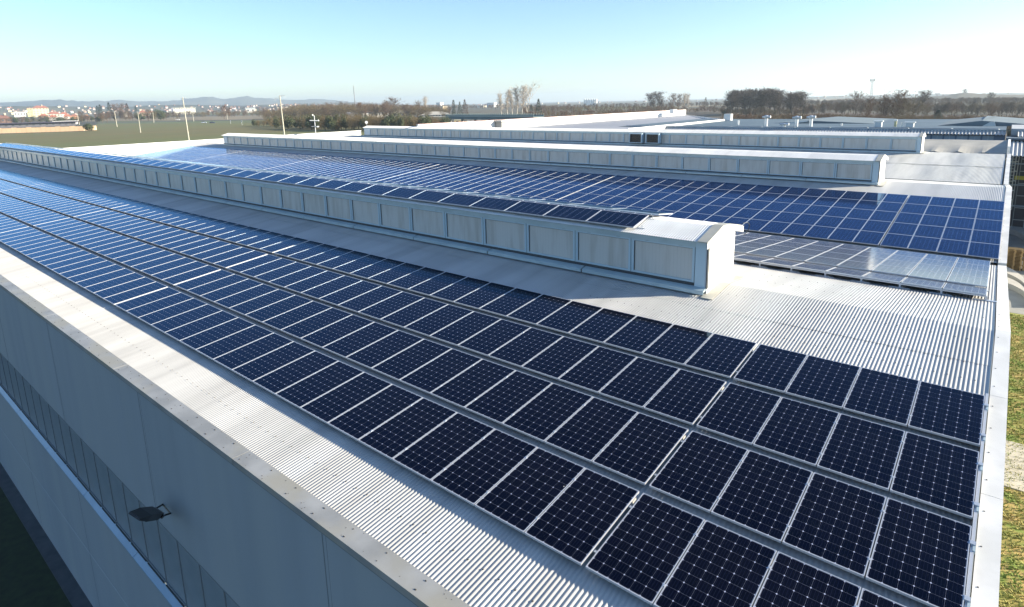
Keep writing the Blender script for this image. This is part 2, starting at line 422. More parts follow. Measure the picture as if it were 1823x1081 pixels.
# ------------------------------------------------------------------ roof monitors
def monitor(xr, n, yf, zb, wid, zt, left_x, nwin_own):
    """long ridge lantern; windows on the side facing the camera"""
    yb = yf + wid
    body = MB()
    body.box(left_x, xr, yf + .10, yb, zb - .55, zt - .12)
    # gable end infill following the bent roof
    yp = yf + .96
    for x in (xr, left_x):
        body.poly([(x - .001, yf + .10, zt - .12), (x - .001, yb, zt - .12), (x - .001, yb, zt - .02), (x - .001, yp, zt + .22), (x - .001, yf + .10, zt + .02)])
    part = body.build('roof_monitor', M_white, hall)
    # corner post with dark joint
    c = MB(); c.box(xr - .34, xr - .05, yf, yf + .10, zb - .1, zt - .05, 0); c.box(xr - .05, xr - .012, yf, yf + .1, zb - .1, zt - .05, 1); c.box(xr - .012, xr + .02, yf - .01, yf + .1, zb - .1, zt - .05, 2)
    c.box(left_x, xr - .34, yf + .02, yf + .10, zt - .22, zt - .05, 3)       # header
    c.box(left_x, xr + .02, yf - .03, yf + .10, zt - .05, zt + .005, 3)       # eave board
    c.build('corner_post', [M_bluefr, M_seaml, M_dark, M_ledge], part, (0, 0, 0))
    # sheet roof of the lantern: front fall, ridge, back fall (corrugated)
    V = []; ys = [yf - .14, yf + .5, yp, yp + .5, yb + .25, yb + .6]; zs = [zt - .02, zt + .14, zt + .26, zt + .225, zt + .04, zt - .05]
    nn = int((xr - left_x) / PITCH * 6); F = []
    for j in range(6):
        for i in range(nn + 1):
            x = xr - .20 - i * PITCH / 6; V.append((x, ys[j], zs[j] + .010 * math.cos(i * math.pi / 3)))
    for j in range(5):
        for i in range(nn):
            a = j * (nn + 1) + i; F.append((a + 1, a, a + nn + 1, a + nn + 2))
    me = bpy.data.meshes.new('monitor_roof'); me.from_pydata(V, [], F); me.materials.append(M_lant); me.polygons.foreach_set('use_smooth', [True] * len(F)); me.update()
    link('monitor_roof', me, part, (0, 0, 0))
    # verge flashing at the end
    v = MB()
    for j in range(5):
        y0, y1, z0, z1 = ys[j] - (.02 if j == 0 else 0), ys[j + 1], zs[j] + .025, zs[j + 1] + .025
        v.hexa([(xr - .24, y0, z0 - .03), (xr + .05, y0, z0 - .03), (xr + .05, y1, z1 - .03), (xr - .24, y1, z1 - .03), (xr - .24, y0, z0), (xr + .05, y0, z0), (xr + .05, y1, z1), (xr - .24, y1, z1)], 0)
        v.hexa([(xr + .035, y0, z0 - .20), (xr + .052, y0, z0 - .20), (xr + .052, y1, z1 - .20), (xr + .035, y1, z1 - .20), (xr + .035, y0, z0 - .03), (xr + .052, y0, z0 - .03), (xr + .052, y1, z1 - .03), (xr + .035, y1, z1 - .03)], 1)
    v.build('verge_flashing', [M_lead, M_white], part, (0, 0, 0))
    # base: dark recess, ledge lengths, skirt
    d = MB(); d.box(left_x, xr - .01, yf + .015, yf + .1, zb + .02, zb + .16, 0); d.box(left_x, xr, yf + .03, yf + .12, zb - .5, zb + .02, 1)
    d.build('base_skirt', [M_dark, M_ledge], part, (0, 0, 0))
    x = xr; k = 0
    while x > left_x:
        ln = 4.0; xa = max(x - ln + .05, left_x); d = MB()
        d.hexa([(xa, yf - .20, zb - .01), (x, yf - .20, zb - .01), (x, yf + .02, zb + .01), (xa, yf + .02, zb + .01), (xa, yf - .20, zb + .035), (x, yf - .20, zb + .035), (x, yf + .02, zb + .085), (xa, yf + .02, zb + .085)])
        d.hexa([(xa, yf - .21, zb - .07), (x, yf - .21, zb - .07), (x, yf - .19, zb - .07), (xa, yf - .19, zb - .07), (xa, yf - .21, zb + .02), (x, yf - .21, zb + .02), (x, yf - .19, zb + .02), (xa, yf - .19, zb + .02)])
        d.build('drip_ledge', M_ledge, part, (0, 0, 0)); x -= ln; k += 1
    # apron flashing at the end wall
    a = MB(); ze = lambda yy: Z_apron(yy, yf)
    for y0, y1 in ((yf - .32, yp), (yp, yb + .1)):
        a.hexa([(xr - .02, y0, ze(y0)), (xr + .30, y0, ze(y0)), (xr + .30, y1, ze(y1)), (xr - .02, y1, ze(y1)), (xr - .02, y0, ze(y0) + .02), (xr + .30, y0, ze(y0) + .02), (xr + .30, y1, ze(y1) + .02), (xr - .02, y1, ze(y1) + .02)], 0)
        a.hexa([(xr, y0 + (.3 if y0 < yf else 0), ze(y0)), (xr + .03, y0 + (.3 if y0 < yf else 0), ze(y0)), (xr + .03, y1, ze(y1)), (xr, y1, ze(y1)), (xr, y0 + (.3 if y0 < yf else 0), ze(y0) + .16), (xr + .02, y0 + (.3 if y0 < yf else 0), ze(y0) + .16), (xr + .02, y1, ze(y1) + .16), (xr, y1, ze(y1) + .16)], 1)
    a.build('apron_flashing', [M_lead, M_white], part, (0, 0, 0))
    # windows
    z0w, z1w = zb + .14, zt - .20
    w_ = MB(); W = 2.0
    w_.box(.07, W - .07, .045, .06, z0w + .07, z1w - .07, 1)
    w_.box(0, W, .0, .04, z0w, z0w + .075, 0); w_.box(0, W, 0, .04, z1w - .075, z1w, 0)
    w_.box(0, .085, 0, .04, z0w + .075, z1w - .075, 0); w_.box(W - .085, W, 0, .04, z0w + .075, z1w - .075, 0)
    w_.box(.002, .022, -.012, 0, z0w, z1w, 2); w_.box(W - .014, W - .004, -.003, 0, z0w, z1w, 3)
    w_.box(.09, .105, .03, .045, z0w + .075, z1w - .075, 3); w_.box(.1, W - .085, .03, .045, z1w - .09, z1w - .075, 3)
    for hx in (.45, W - .5): w_.box(hx, hx + .12, -.008, 0, z1w - .03, z1w - .012, 3)
    me = w_.mesh('window', [M_bluefr, M_pane, M_ledge, M_dark])
    xs = [xr - .36 - 2.005 * (k + 1) for k in range(n)]
    for k, x in enumerate(xs):
        if k < nwin_own: link('window', me, part, Vector((x, yf + .05, 0)))
    rest = [(x, yf) for x in xs[nwin_own:]]
    return part, rest, me, z0w, z1w
def Z_apron(yy, yf):
    if yf < 20: return (z1f(yy) if yy < Y_R1 else Z_R1 - (yy - Y_R1) * .103) + .022
    if yf < 50: return (z2f(yy) if yy < Y_R2 else Z_R2 - (yy - Y_R2) * .103) + .022
    return (Z_V2 + (yy - Y_V2) * .0939 if yy < Y_R3 else Z_R3 - (yy - Y_R3) * .087) + .03
m1, r1, w1, a1, b1 = monitor(-6.22, 44, 9.62, .98, 2.12, 2.40, -94.9, 40)
m2, r2, w2, a2, b2 = monitor(-5.86, 41, 35.18, 1.02, 2.1, 2.38, -89.6, 33)
m3, r3, w3, a3, b3 = monitor(-6.12, 40, 59.55, .96, 2.1, 2.42, -88.4, 27)
m1['label'] = 'nearest ridge lantern carrying two rows of panels'; m2['label'] = 'middle ridge lantern with bare white roof'; m3['label'] = 'farthest ridge lantern with two black louvres'
rb = MB()
for lst, me in ((r1, w1), (r2, w2), (r3, w3)):
    vv = [tuple(v.co) for v in me.vertices]
    for (x, yf) in lst:
        base = len(rb.v); rb.v += [(a + x, b_ + yf + .05, c) for a, b_, c in vv]
        for p in me.polygons: rb.f.append(tuple(base + i for i in p.vertices)); rb.m.append(p.material_index)
o = rb.build('far_window_run', [M_bluefr, M_pane, M_ledge, M_dark], hall); o['kind'] = 'stuff'
# patches on the sunlit end wall of the nearest lantern
for (y0, y1, z0, z1, mm) in ((11.05, 11.32, 1.14, 1.72, M_stainY), (10.30, 10.48, 1.16, 1.50, M_stainB)):
    b = MB(); b.box(-6.222, -6.216, y0, y1, z0, z1); b.build('wall_patch', mm, m1, (0, 0, 0))
b = MB(); pp = [(-6.10, 12.05, 2.50), (-6.05, 12.30, 2.50), (-6.02, 12.42, 2.40), (-6.05, 12.38, 2.22), (-6.12, 12.2, 2.1)]
for i in range(4): b.tube(pp[i], pp[i + 1], .012, .012, 6)
b.build('loose_cable', M_black, m1, (0, 0, 0))

# ------------------------------------------------------------------ solar panels
def panel_meshes(pw, pl, glassm):
    f = MB(); lip = .012; th = .038
    f.box(0, pw, 0, lip, -th, 0); f.box(0, pw, pl - lip, pl, -th, 0)
    f.box(0, lip, lip, pl - lip, -th, 0); f.box(pw - lip, pw, lip, pl - lip, -th, 0)
    g = MB(); g.poly([(lip, lip, -.003), (pw - lip, lip, -.003), (pw - lip, pl - lip, -.003), (lip, pl - lip, -.003)], 0, [(0, 0), (1, 0), (1, 1), (0, 1)])
    g.poly([(lip, lip, -.009), (lip, pl - lip, -.009), (pw - lip, pl - lip, -.009), (pw - lip, lip, -.009)], 1, [(0, 0)] * 4)
    one = MB(); one.v = list(f.v); one.f = list(f.f); one.m = [0] * len(f.f)
    for fi, fc in enumerate(g.f):
        b_ = len(one.v); one.v += [g.v[i] for i in fc]; one.f.append(tuple(b_ + k for k in range(4))); one.m.append(1 + g.m[fi]); one.uv[len(one.f) - 1] = g.uv[fi]
    return f.mesh('frame', M_alu), g.mesh('glass', [glassm, M_back]), one.mesh('solar_panel', [M_alu, glassm, M_back]), one, pw, pl
K_mono = panel_meshes(.994, 1.69, M_mono); K_poly = panel_meshes(.994, 1.845, M_poly)
K_land = panel_meshes(1.665, 1.0, M_mono); K_grey = panel_meshes(.985, 2.04, M_grey); K_greyf = panel_meshes(.985, 1.58, M_grey)
ORD = ['first', 'second', 'third', 'fourth', 'fifth', 'sixth', 'seventh', 'eighth', 'ninth', 'tenth', 'eleventh', 'twelfth', 'thirteenth', 'fourteenth', 'fifteenth', 'sixteenth', 'seventeenth', 'eighteenth']
panels = []        # (kind, matrix, label, group)
def col_x(n, gap=.05):
    """left edge x of column n: 4 panels, then blocks of 18 parted by a wider seam"""
    g = 0 if n < 4 else 1 + (n - 4) // 18
    return -1.01 * (n + 1) - (.055 if g else 0) - .012 * max(0, n - 21) - .07 * max(0, g - 1) + .0125, g
def blk(n):
    g = 0 if n < 4 else 1 + (n - 4) // 18
    k = n if n < 4 else (n - 4) % 18
    return g, k
def lab(n, row, base):
    g, k = blk(n)
    if g == 0: return '%s, %s from the right end' % (base, ORD[k])
    return '%s, %s left of the %s wide seam' % (base, ORD[k], ORD[g - 1])
RX = Matrix.Rotation(T, 4, 'X')
rows1 = [(0.0, 'lowest row'), (1.885, 'second row up'), (3.765, 'third row up'), (5.662, 'top row')]
for s, nm in rows1:
    for n in range(94):
        x, g = col_x(n)
        if x < -95.5: continue
        M = Matrix.Translation((x, s * ct, s * st_)) @ RX
        panels.append((K_mono, M, lab(n, nm, 'dark panel, %s of the near slope' % nm), 'solar panels on the near roof slope'))
rows2 = [0.0, 1.875, 3.75, 5.625, 7.50]; rn2 = ['lowest row', 'second row up', 'middle row', 'fourth row up', 'top row']
for s, nm in zip(rows2, rn2):
    for n in range(93):
        x, g = col_x(n); x += .07
        if x < -96: continue
        M = Matrix.Translation((x, B2Y + s * ct, B2Z + s * st_)) @ RX
        panels.append((K_poly, M, lab(n, nm, 'blue panel, %s of the middle roof' % nm), 'blue solar panels on the middle roof slope'))
# lantern roof rows
fa = math.atan2(.345 - .20, .46)
for k in range(50):
    x = -8.47 - 1.685 * (k + 1)
    if x < -94.5: continue
    M = Matrix.Translation((x, 9.60, 2.535)) @ Matrix.Rotation(math.atan2(.215, 1.0), 4, 'X')
    lb = 'landscape panel on the nearest lantern roof, %s' % ((ORD[k] + ' from the right end') if k < 18 else 'far left part, place %d from the right' % (k + 1))
    panels.append((K_land, M, lb, 'landscape panels on the lantern roof, front row'))
    M = Matrix.Translation((x + .28, 10.70, 2.79)) @ Matrix.Rotation(-.13, 4, 'X')
    lb = 'pale back-row panel on the nearest lantern ridge, %s' % ((ORD[k] + ' from the right') if k < 18 else 'place %d from the right' % (k + 1))
    panels.append((K_land, M, lb, 'landscape panels on the lantern roof, back row'))
# racked grey panels on the back slope of bay 1
TB = math.atan2(Z_R1 - Z_V1, Y_V1 - Y_R1)
def zb1(y): return Z_R1 - (y - Y_R1) * math.tan(TB)
tf = math.atan2(.235, 1.6)
for n in range(11):
    x = -.16 - 1.01 * (n + 1) + .0125
    M = Matrix.Translation((x, 14.42, .765)) @ Matrix.Rotation(-tf, 4, 'X')
    panels.append((K_greyf, M, 'grey racked panel in the raised front row, %s from the right end' % ORD[n], 'grey panels raised on the back slope'))
    for r in range(4):
        yy = 16.05 + 2.06 * r * .81; 
        M = Matrix.Translation((x, yy, .575 - (yy - 16.05) * math.tan(TB))) @ Matrix.Rotation(-TB, 4, 'X')
        panels.append((None, M, 'pale grey panel, %s row behind the racked front row, %s from the right' % (['first', 'second', 'third', 'last'][r], ORD[n]), 'grey panels lying on the back slope'))
K_grey = panel_meshes(.985, 1.655, M_grey)
panels = [((K_grey if k is None else k), M, a, b_) for k, M, a, b_ in panels]
MI = (Matrix.LocRotScale(CAM, CROT, None)).inverted()
def proj(v):
    c = MI @ v
    if c.z > -.1: return None
    return (CX + FPX * c.x / -c.z, CY - FPX * c.y / -c.z)
def parea(k, M):
    q = [proj(M @ Vector(p)) for p in ((0, 0, 0), (k[4], 0, 0), (k[4], k[5], 0), (0, k[5], 0))]
    if any(a is None for a in q): return 0
    cx = sum(a[0] for a in q) / 4; cy = sum(a[1] for a in q) / 4
    if not (-10 < min(max(a[0] for a in q), 1e9) and min(a[0] for a in q) < 1823 and min(a[1] for a in q) < 1081 and max(a[0] for a in q) > 0): return 0
    ar = 0
    for i in range(4): ar += q[i][0] * q[(i + 1) % 4][1] - q[(i + 1) % 4][0] * q[i][1]
    return abs(ar) / 2
scored = sorted(((parea(k, M), i) for i, (k, M, a, b_) in enumerate(panels)), reverse=True)
own = [i for ar, i in scored[:300]]; rest = [i for ar, i in scored[300:]]
protos = {}
for rank, i in enumerate(own):
    k, M, lb, gr = panels[i]
    if rank < 170:
        r = empty('solar_panel'); f = link('frame', k[0]); f.parent = r; g = link('glass', k[1]); g.parent = r
    else:
        r = link('solar_panel', k[2])
    r.matrix_world = M; tag(r, lb, 'solar panel', gr)
far = MB()
for i in rest:
    k, M, lb, gr = panels[i]; one = k[3]
    sl_ = {K_mono[3]: 1, K_land[3]: 1, K_poly[3]: 2}.get(one, 3)
    base = len(far.v); far.v += [tuple(M @ Vector(v)) for v in one.v]
    du, dv = rnd.randint(0, 400), rnd.randint(0, 400)
    for fi, fc in enumerate(one.f):
        far.f.append(tuple(base + q for q in fc)); mm = one.m[fi]
        far.m.append(0 if mm == 0 else (sl_ if mm == 1 else 4))
        if fi in one.uv and mm == 1: far.uv[len(far.f) - 1] = [(min(u, .9999) + du, min(v, .9999) + dv) for u, v in one.uv[fi]]
o = far.build('distant_solar_panels', [M_alu, M_mono, M_poly, M_grey, M_back])
tag(o, 'far solar panels running together in rows towards the left end of the roofs', 'solar panels', None, 'stuff')

# mounting rails and edge trim
def rail(name, x0, x1, s, off, y_0, z_0, lb):
    b = MB(); M = Matrix.Translation((0, y_0, z_0)) @ RX
    b.box(x0, x1, s - .02, s + .02, -.085, -.040, 0, M); o = b.build(name, M_alu2); tag(o, lb, 'mounting rail', 'mounting rails under the panels'); return o
for (s, nm) in rows1:
    rail('mounting_rail', -95, .03, s + .33, 0, 0, 0, 'lower aluminium rail under the %s of the near roof slope' % nm)
    rail('mounting_rail', -95, .03, s + 1.36, 0, 0, 0, 'upper aluminium rail under the %s of the near roof slope' % nm)
for (s, nm) in zip(rows2, rn2):
    rail('mounting_rail', -95, .08, s + .9, 0, B2Y, B2Z, 'aluminium rail under the %s of the middle roof' % nm)
b = MB(); M = RX.copy()
b.box(.006, .045, -.2, 7.5, -.10, -.025, 0, M)
for (s, nm) in rows1:
    for d_ in (.33, 1.36): b.box(-.004, .058, s + d_ - .035, s + d_ + .035, -.03, .006, 1, M); b.box(.03, .06, s + d_ - .14, s + d_ - .035, -.06, -.01, 2, M)
o = b.build('edge_trim', [M_alu, M_alu2, M_ledge]); tag(o, 'white edge rail with clamps along the right end of the near panels', 'trim rail')
# clamps between panels in the near block
cl = MB(); cl.box(-.018, .018, -.022, .022, -.012, .004); cl.tube((0, 0, .004), (0, 0, .012), .007, .007, 6)
clm = cl.mesh('panel_clamp', M_alu2)
for (s, nm) in rows1:
    for n in range(1, 17):
        x, g = col_x(n - 1); xx = x - .0125
        if n == 4: continue
        for d_, w_n in ((.33, 'lower'), (1.36, 'upper')):
            if n > 9: continue
            o = link('panel_clamp', clm); o.matrix_world = Matrix.Translation((xx, (s + d_) * ct, (s + d_) * st_)) @ RX
            tag(o, 'small %s clamp in the %s, seam %d from the right end' % (w_n, nm, n), 'clamp', 'clamps between the near solar panels')
# rack under the raised grey panels
rk = empty('panel_rack', (-5, 14.5, .5)); tag(rk, 'blue-grey metal rack holding up the front row of grey panels', 'rack')
b = MB(); b.box(-11.3, -.15, 14.38, 14.44, .690, .722); b.build('beam', M_alu2, rk)
b = MB(); b.box(-11.3, -.12, 15.92, 15.98, .44, .47); b.build('beam', M_alu2, rk)
for n in range(12):
    x = -.17 - 1.01 * n
    b = MB(); b.box(x - .025, x + .025, 14.39, 14.43, zb1(14.4), .690); b.box(x - .28, x + .25, 14.36, 14.46, zb1(14.4) + .01, zb1(14.4) + .03)
    b.build('leg', M_alu2, rk)
b = MB(); b.box(-11.3, .0, 16.02, 22.7, 0, .001); b.v = [(x, y, .575 - .075 - (y - 16.05) * math.tan(TB) + z) for x, y, z in b.v]
for i in range(6):
    y = 16.3 + i * 1.25; b2 = MB(); b2.box(-11.3, -.20, y, y + .04, .575 - .075 - (y - 16.05) * math.tan(TB), .575 - .04 - (y - 16.05) * math.tan(TB)); b2.build('beam', M_alu2, rk)

# feet brackets at the right end of the lantern panels
b = MB(); b.box(-8.46, -8.24, 9.82, 9.86, 2.46, 2.49); b.box(-8.46, -8.24, 10.5, 10.54, 2.62, 2.65)
b.tube((-8.33, 9.84, 2.48), (-8.33, 9.84, 2.58), .012); b.tube((-8.33, 10.52, 2.62), (-8.33, 10.52, 2.76), .012)
o = b.build('panel_bracket', M_alu2); tag(o, 'metal bracket feet at the right end of the lantern roof panels', 'bracket')

# ------------------------------------------------------------------ floodlight on the facade
fl = empty('wall_floodlight', (-13.6, W0, -3.1)); tag(fl, 'black floodlight on a frame bracket on the shaded facade above the windows', 'floodlight')
FA, FB = P(304, 914, y=W0), P(290, 898, y=W0); FE = P(238, 921, y=W0 - .95); FM = P(280, 914, y=W0 - .32)
b = MB(); b.tube(FA, FB, .024, .024, 6); off = (FB - FA)
ax_ = (FE - FM).normalized(); side = off.normalized(); up_ = ax_.cross(side).normalized(); side = up_.cross(ax_).normalized()
b.tube(FA, FM - side * .13, .024, .024, 6); b.tube(FB, FM + side * .13, .024, .024, 6); b.tube(FM - side * .15, FM + side * .15, .03, .03, 6)
b.tube(FM - side * .17, FM - side * .13, .045, .045, 8); b.tube(FM + side * .13, FM + side * .17, .045, .045, 8)
b.build('bracket', M_black, fl)
ln_ = (FE - FM).length; b = MB()
def rg(t, hw, z0, z1): c_ = FM + ax_ * ln_ * t; return [c_ - side * hw + up_ * z0, c_ + side * hw + up_ * z0, c_ + side * hw + up_ * z1, c_ - side * hw + up_ * z1]
rings = [rg(-.08, .11, -.06, .05), rg(.12, .15, -.10, .07), rg(.62, .165, -.10, .05), rg(1.0, .15, -.05, .0)]
for r_ in rings: b.v += [tuple(q) for q in r_]
for i in range(3):
    for j in range(4): a = i * 4 + j; c_ = i * 4 + (j + 1) % 4; b.f.append((a, c_, c_ + 4, a + 4)); b.m.append(0)
b.f.append((0, 3, 2, 1)); b.m.append(0); b.f.append((12, 13, 14, 15)); b.m.append(0)
b.build('lamp_housing', M_black, fl)
b = MB(); sg = -1 if up_.z > 0 else 1; h_ = -.108 if up_.z > 0 else .078
def pq(t, w_): return FM + ax_ * ln_ * t + side * w_ + up_ * h_
b.poly([pq(.16, -.12), pq(.16, .12), pq(.6, .13), pq(.6, -.13)]); b.build('lens', mat('lamp_glass', (.10, .11, .13), .15), fl)

# ------------------------------------------------------------------ louvre boxes on the far lantern
for k, (xa, xb) in enumerate(((-35.45, -33.75), (-33.25, -31.55))):
    lv = empty('ventilation_unit', (xa, 59.2, 1)); tag(lv, ['left', 'right'][k] + ' of two black louvred ventilation boxes on the farthest lantern wall', 'ventilation unit', 'louvred boxes on the farthest lantern')
    b = MB(); b.box(xa, xa + .10, 58.9, 59.55, 1.15, 2.30); b.box(xb - .10, xb, 58.9, 59.55, 1.15, 2.30); b.box(xa + .1, xb - .1, 58.9, 59.55, 2.2, 2.30); b.box(xa + .1, xb - .1, 58.9, 59.55, 1.15, 1.22)
    b.build('casing', M_bluefr, lv)
    b = MB()
    for j in range(10): z = 1.25 + j * .095; b.box(xa + .1, xb - .1, 58.95 + .0, 58.99, z, z + .055, 0)
    b.box(xa + .1, xb - .1, 59.2, 59.22, 1.22, 2.2, 0); b.box((xa + xb) / 2 - .02, (xa + xb) / 2 + .02, 58.93, 58.95, 1.22, 2.2, 0); b.build('louvre', M_black, lv)
exec_far = True

# ------------------------------------------------------------------ setting: ground
M_gr = noise_mat('far_ground', (.080, .064, .038), (.055, .050, .028), .004, .95, c3=(.048, .050, .028), s3=.0017, detail=8)
b = MB(); b.poly([(-16000, -3000, G), (9000, -3000, G), (9000, 16000, G), (-16000, 16000, G)]); o = b.build('ground', M_gr); o['kind'] = 'structure'
M_field = noise_mat('winter_wheat', (.125, .105, .026), (.100, .085, .022), .03, .95, c3=(.10, .108, .024), s3=.006, detail=8, stretch=(1, .3, 1))
M_green = noise_mat('meadow', (.085, .115, .035), (.10, .11, .045), .02, .95)
M_tan = noise_mat('dry_strip', (.22, .17, .10), (.16, .13, .08), .05, .95)
M_brown = noise_mat('orchard_soil', (.090, .058, .038), (.060, .045, .030), .05, .95, c3=(.05, .05, .03), s3=.01)
M_road = mat('asphalt', (.06, .06, .062), .9); M_conc = noise_mat('concrete', (.48, .43, .34), (.44, .395, .31), .8, .85, c3=(.51, .46, .37), s3=.3)
lay = [0]
def sheet(name, pix, m, kind='structure', dz=None):
    lay[0] += 1; z = G + (.02 * lay[0] if dz is None else dz); b = MB()
    b.poly([P(x, y, z=z) for x, y in pix]); o = b.build(name, m); o['kind'] = kind; return o
sheet('wheat_field', [(-400, 330), (-400, 241), (-5, 239), (168, 233), (172, 221), (420, 218.5), (640, 222), (760, 232), (760, 300), (300, 420)], M_field)
sheet('meadow', [(175, 221.3), (172, 217), (470, 213), (640, 212), (640, 217), (420, 218.8)], M_green)
sheet('dry_field', [(150, 216.5), (150, 212.5), (480, 205), (600, 206), (480, 212.5)], M_tan)
sheet('far_meadow', [(330, 205), (330, 201), (600, 196), (600, 203)], M_green)
sheet('orchard_ground', [(930, 215), (930, 197), (1160, 192), (1500, 190), (1500, 240), (1300, 240)], M_brown)
sheet('green_field', [(1000, 196.3), (1000, 192.3), (1160, 189), (1160, 193.5)], M_green)
sheet('orchard_ground', [(1290, 222), (1290, 203), (1830, 198), (1990, 230), (1900, 245), (1300, 240)], M_brown)
sheet('pale_field', [(1180, 193), (1180, 191), (1260, 187), (1300, 187.5)], M_tan)
sheet('pale_field', [(1430, 180), (1430, 177), (1520, 175.6), (1520, 179)], M_tan)
sheet('pale_field', [(1690, 196), (1690, 193.5), (1900, 188), (1900, 192)], M_tan)
sheet('road', [(-200, 228), (-200, 225.5), (150, 219), (470, 212.6), (470, 213.4), (150, 220)], M_road)
# grass and path to the right of the hall, shaded grass strip to the left
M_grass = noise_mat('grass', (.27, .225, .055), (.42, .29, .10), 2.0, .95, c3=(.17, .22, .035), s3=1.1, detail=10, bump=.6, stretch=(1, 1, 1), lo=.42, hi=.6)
M_dkgr = noise_mat('grass_shade', (.030, .042, .014), (.018, .026, .010), 3, .95, detail=9)  # darker copy of the grass with the shade painted into its colour
b = MB(); b.poly([(.3, -3, G + .31), (60, -3, G + .31), (60, 28.0, G + .31), (.3, 28.0, G + .31)]); b.poly([(.3, 32.9, G + .31), (60, 32.9, G + .31), (60, 57.5, G + .31), (.3, 57.5, G + .31)])
o = b.build('lawn', M_grass); o['kind'] = 'structure'
b = MB()
for k in range(20): b.box(.3 + 3 * k, .3 + 3 * k + 2.97, 28.0, 32.9, G + .1, G + .36)
o = b.build('path', M_conc); o['kind'] = 'structure'
b = MB(); b.poly([(.3, 57.5, G + .32), (80, 57.5, G + .32), (80, 140, G + .32), (.3, 140, G + .32)]); o = b.build('yard', noise_mat('yard_concrete', (.30, .29, .26), (.25, .24, .22), .6, .85)); o['kind'] = 'structure'
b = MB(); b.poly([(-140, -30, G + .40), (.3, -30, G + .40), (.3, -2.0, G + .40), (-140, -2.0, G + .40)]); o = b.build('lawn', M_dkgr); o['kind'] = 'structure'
b = MB(); b.box(-140, .3, -2.05, W0, G, G + .43); o = b.build('paving_strip', noise_mat('dark_paving', (.075, .08, .085), (.05, .055, .06), 2, .85)); o['kind'] = 'structure'
# grass tufts that show on the right lawn
def tufts(n, x0, x1, y0, y1, z, h, m, name, seed):
    rr = np.random.RandomState(seed); V = []; F = []
    X = rr.uniform(x0, x1, n); Y = rr.uniform(y0, y1, n)
    for x, y in zip(X, Y):
        for _ in range(3):
            a = rr.uniform(0, 6.28); hh = h * rr.uniform(.4, 1.2); l = rr.uniform(.05, .16); c, s_ = math.cos(a), math.sin(a); bx = len(V); w_ = .03
            V += [(x - s_ * w_, y + c * w_, z), (x + s_ * w_, y - c * w_, z), (x + c * l, y + s_ * l, z + hh)]; F.append((bx, bx + 1, bx + 2))
    me = bpy.data.meshes.new(name); me.from_pydata(V, [], F); me.materials.append(m); me.update(); o = link(name, me); return o
M_tuft = noise_mat('grass_blades', (.18, .24, .04), (.38, .33, .10), .8, .9, lo=.4, hi=.6)
o = tufts(9000, 1.0, 4.5, 8, 57, G + .31, .12, M_tuft, 'grass_tufts', 3); tag(o, 'grass blades on the lawn right of the hall', 'grass', None, 'stuff')

# hills
def hill(name, pix, D, depth, m, lab=None):
    pts = []
    b = MB()
    front, top, back = [], [], []
    for (x, y) in pix:
        c = P(x, y, d=D); dirv = Vector((c.x - CAM.x, c.y - CAM.y, 0)).normalized()
        top.append(c); front.append(Vector((c.x, c.y, 0)) - dirv * depth + Vector((0, 0, G - 1))); back.append(Vector((c.x, c.y, 0)) + dirv * depth + Vector((0, 0, G - 1)))
    n = len(pix); K = 7; rr = random.Random(int(D)); grid = []
    for i in range(n):
        col = []
        for j in range(K + 1):
            s = j / K; p_ = front[i].lerp(top[i], s); hz = math.sin(s * math.pi / 2) ** 1.1
            z = (G - 1) + (top[i].z - G + 1) * (hz if j < K else 1) * (1 + (rr.uniform(-.10, .10) if 0 < j < K else 0))
            col.append(Vector((p_.x, p_.y, z)))
        for j in range(1, 4): s = j / 3; p_ = top[i].lerp(back[i], s); col.append(Vector((p_.x, p_.y, top[i].z * (1 - s) + (G - 1) * s)))
        grid.append(col)
    m_ = len(grid[0])
    for c in grid: b.v += [tuple(q) for q in c]
    for i in range(n - 1):
        for j in range(m_ - 1): b.f.append((i * m_ + j, (i + 1) * m_ + j, (i + 1) * m_ + j + 1, i * m_ + j + 1)); b.m.append(0)
    o = b.build(name, m, smooth=True); o['kind'] = 'structure'; return o
def densify(pix, k=5, a=.5, seed=0):
    rr = random.Random(seed); out = []
    for (x0, y0), (x1, y1) in zip(pix, pix[1:]):
        for i in range(k): t = i / k; t2 = t * t * (3 - 2 * t); out.append((x0 + (x1 - x0) * t, y0 + (y1 - y0) * t2 + (rr.uniform(-a, a) if i else 0)))
    out.append(pix[-1]); return out
M_hill = noise_mat('hill_woods', (.065, .075, .05), (.13, .12, .075), .0022, .95, c3=(.045, .055, .04), s3=.0008, detail=9)
sk = [(-260, 186), (-120, 184), (-40, 185), (0, 183), (60, 180), (100, 178), (130, 180), (160, 181), (215, 179), (260, 182), (310, 180), (345, 175), (372, 173), (400, 176.5), (432, 172), (460, 174.5), (480, 175.5), (520, 178.5), (562, 176.5), (590, 178.5), (625, 182), (665, 184), (700, 186), (760, 188), (820, 189)]
hill('hills', densify(sk, 4, .5, 1), 9800, 1900, M_hill)
sk = [(-260, 192), (0, 190), (80, 189.5), (200, 190.5), (300, 187), (420, 188), (520, 186.5), (640, 188), (760, 190), (880, 189.5)]
hill('foothills', densify(sk, 6, .5, 2), 4300, 600, M_hill)
sk = [(700, 187.5), (760, 186.5), (900, 186.5), (1000, 185.5), (1100, 183), (1200, 180.5), (1320, 177.5), (1430, 173), (1500, 170.5), (1560, 170), (1620, 168.8), (1680, 167.5), (1740, 167), (1800, 165.5), (1860, 166), (1980, 165), (2200, 170)]
hill('far_rise', densify(sk, 5, .4, 3), 5200, 700, M_hill)
M_hill2 = noise_mat('near_rise_woods', (.060, .060, .045), (.10, .085, .06), .006, .95, c3=(.045, .05, .035), s3=.003, detail=9)
sk = [(1560, 183), (1620, 175), (1680, 170), (1715, 165.5), (1750, 167), (1790, 169), (1850, 168), (1950, 168), (2100, 172), (2250, 190)]
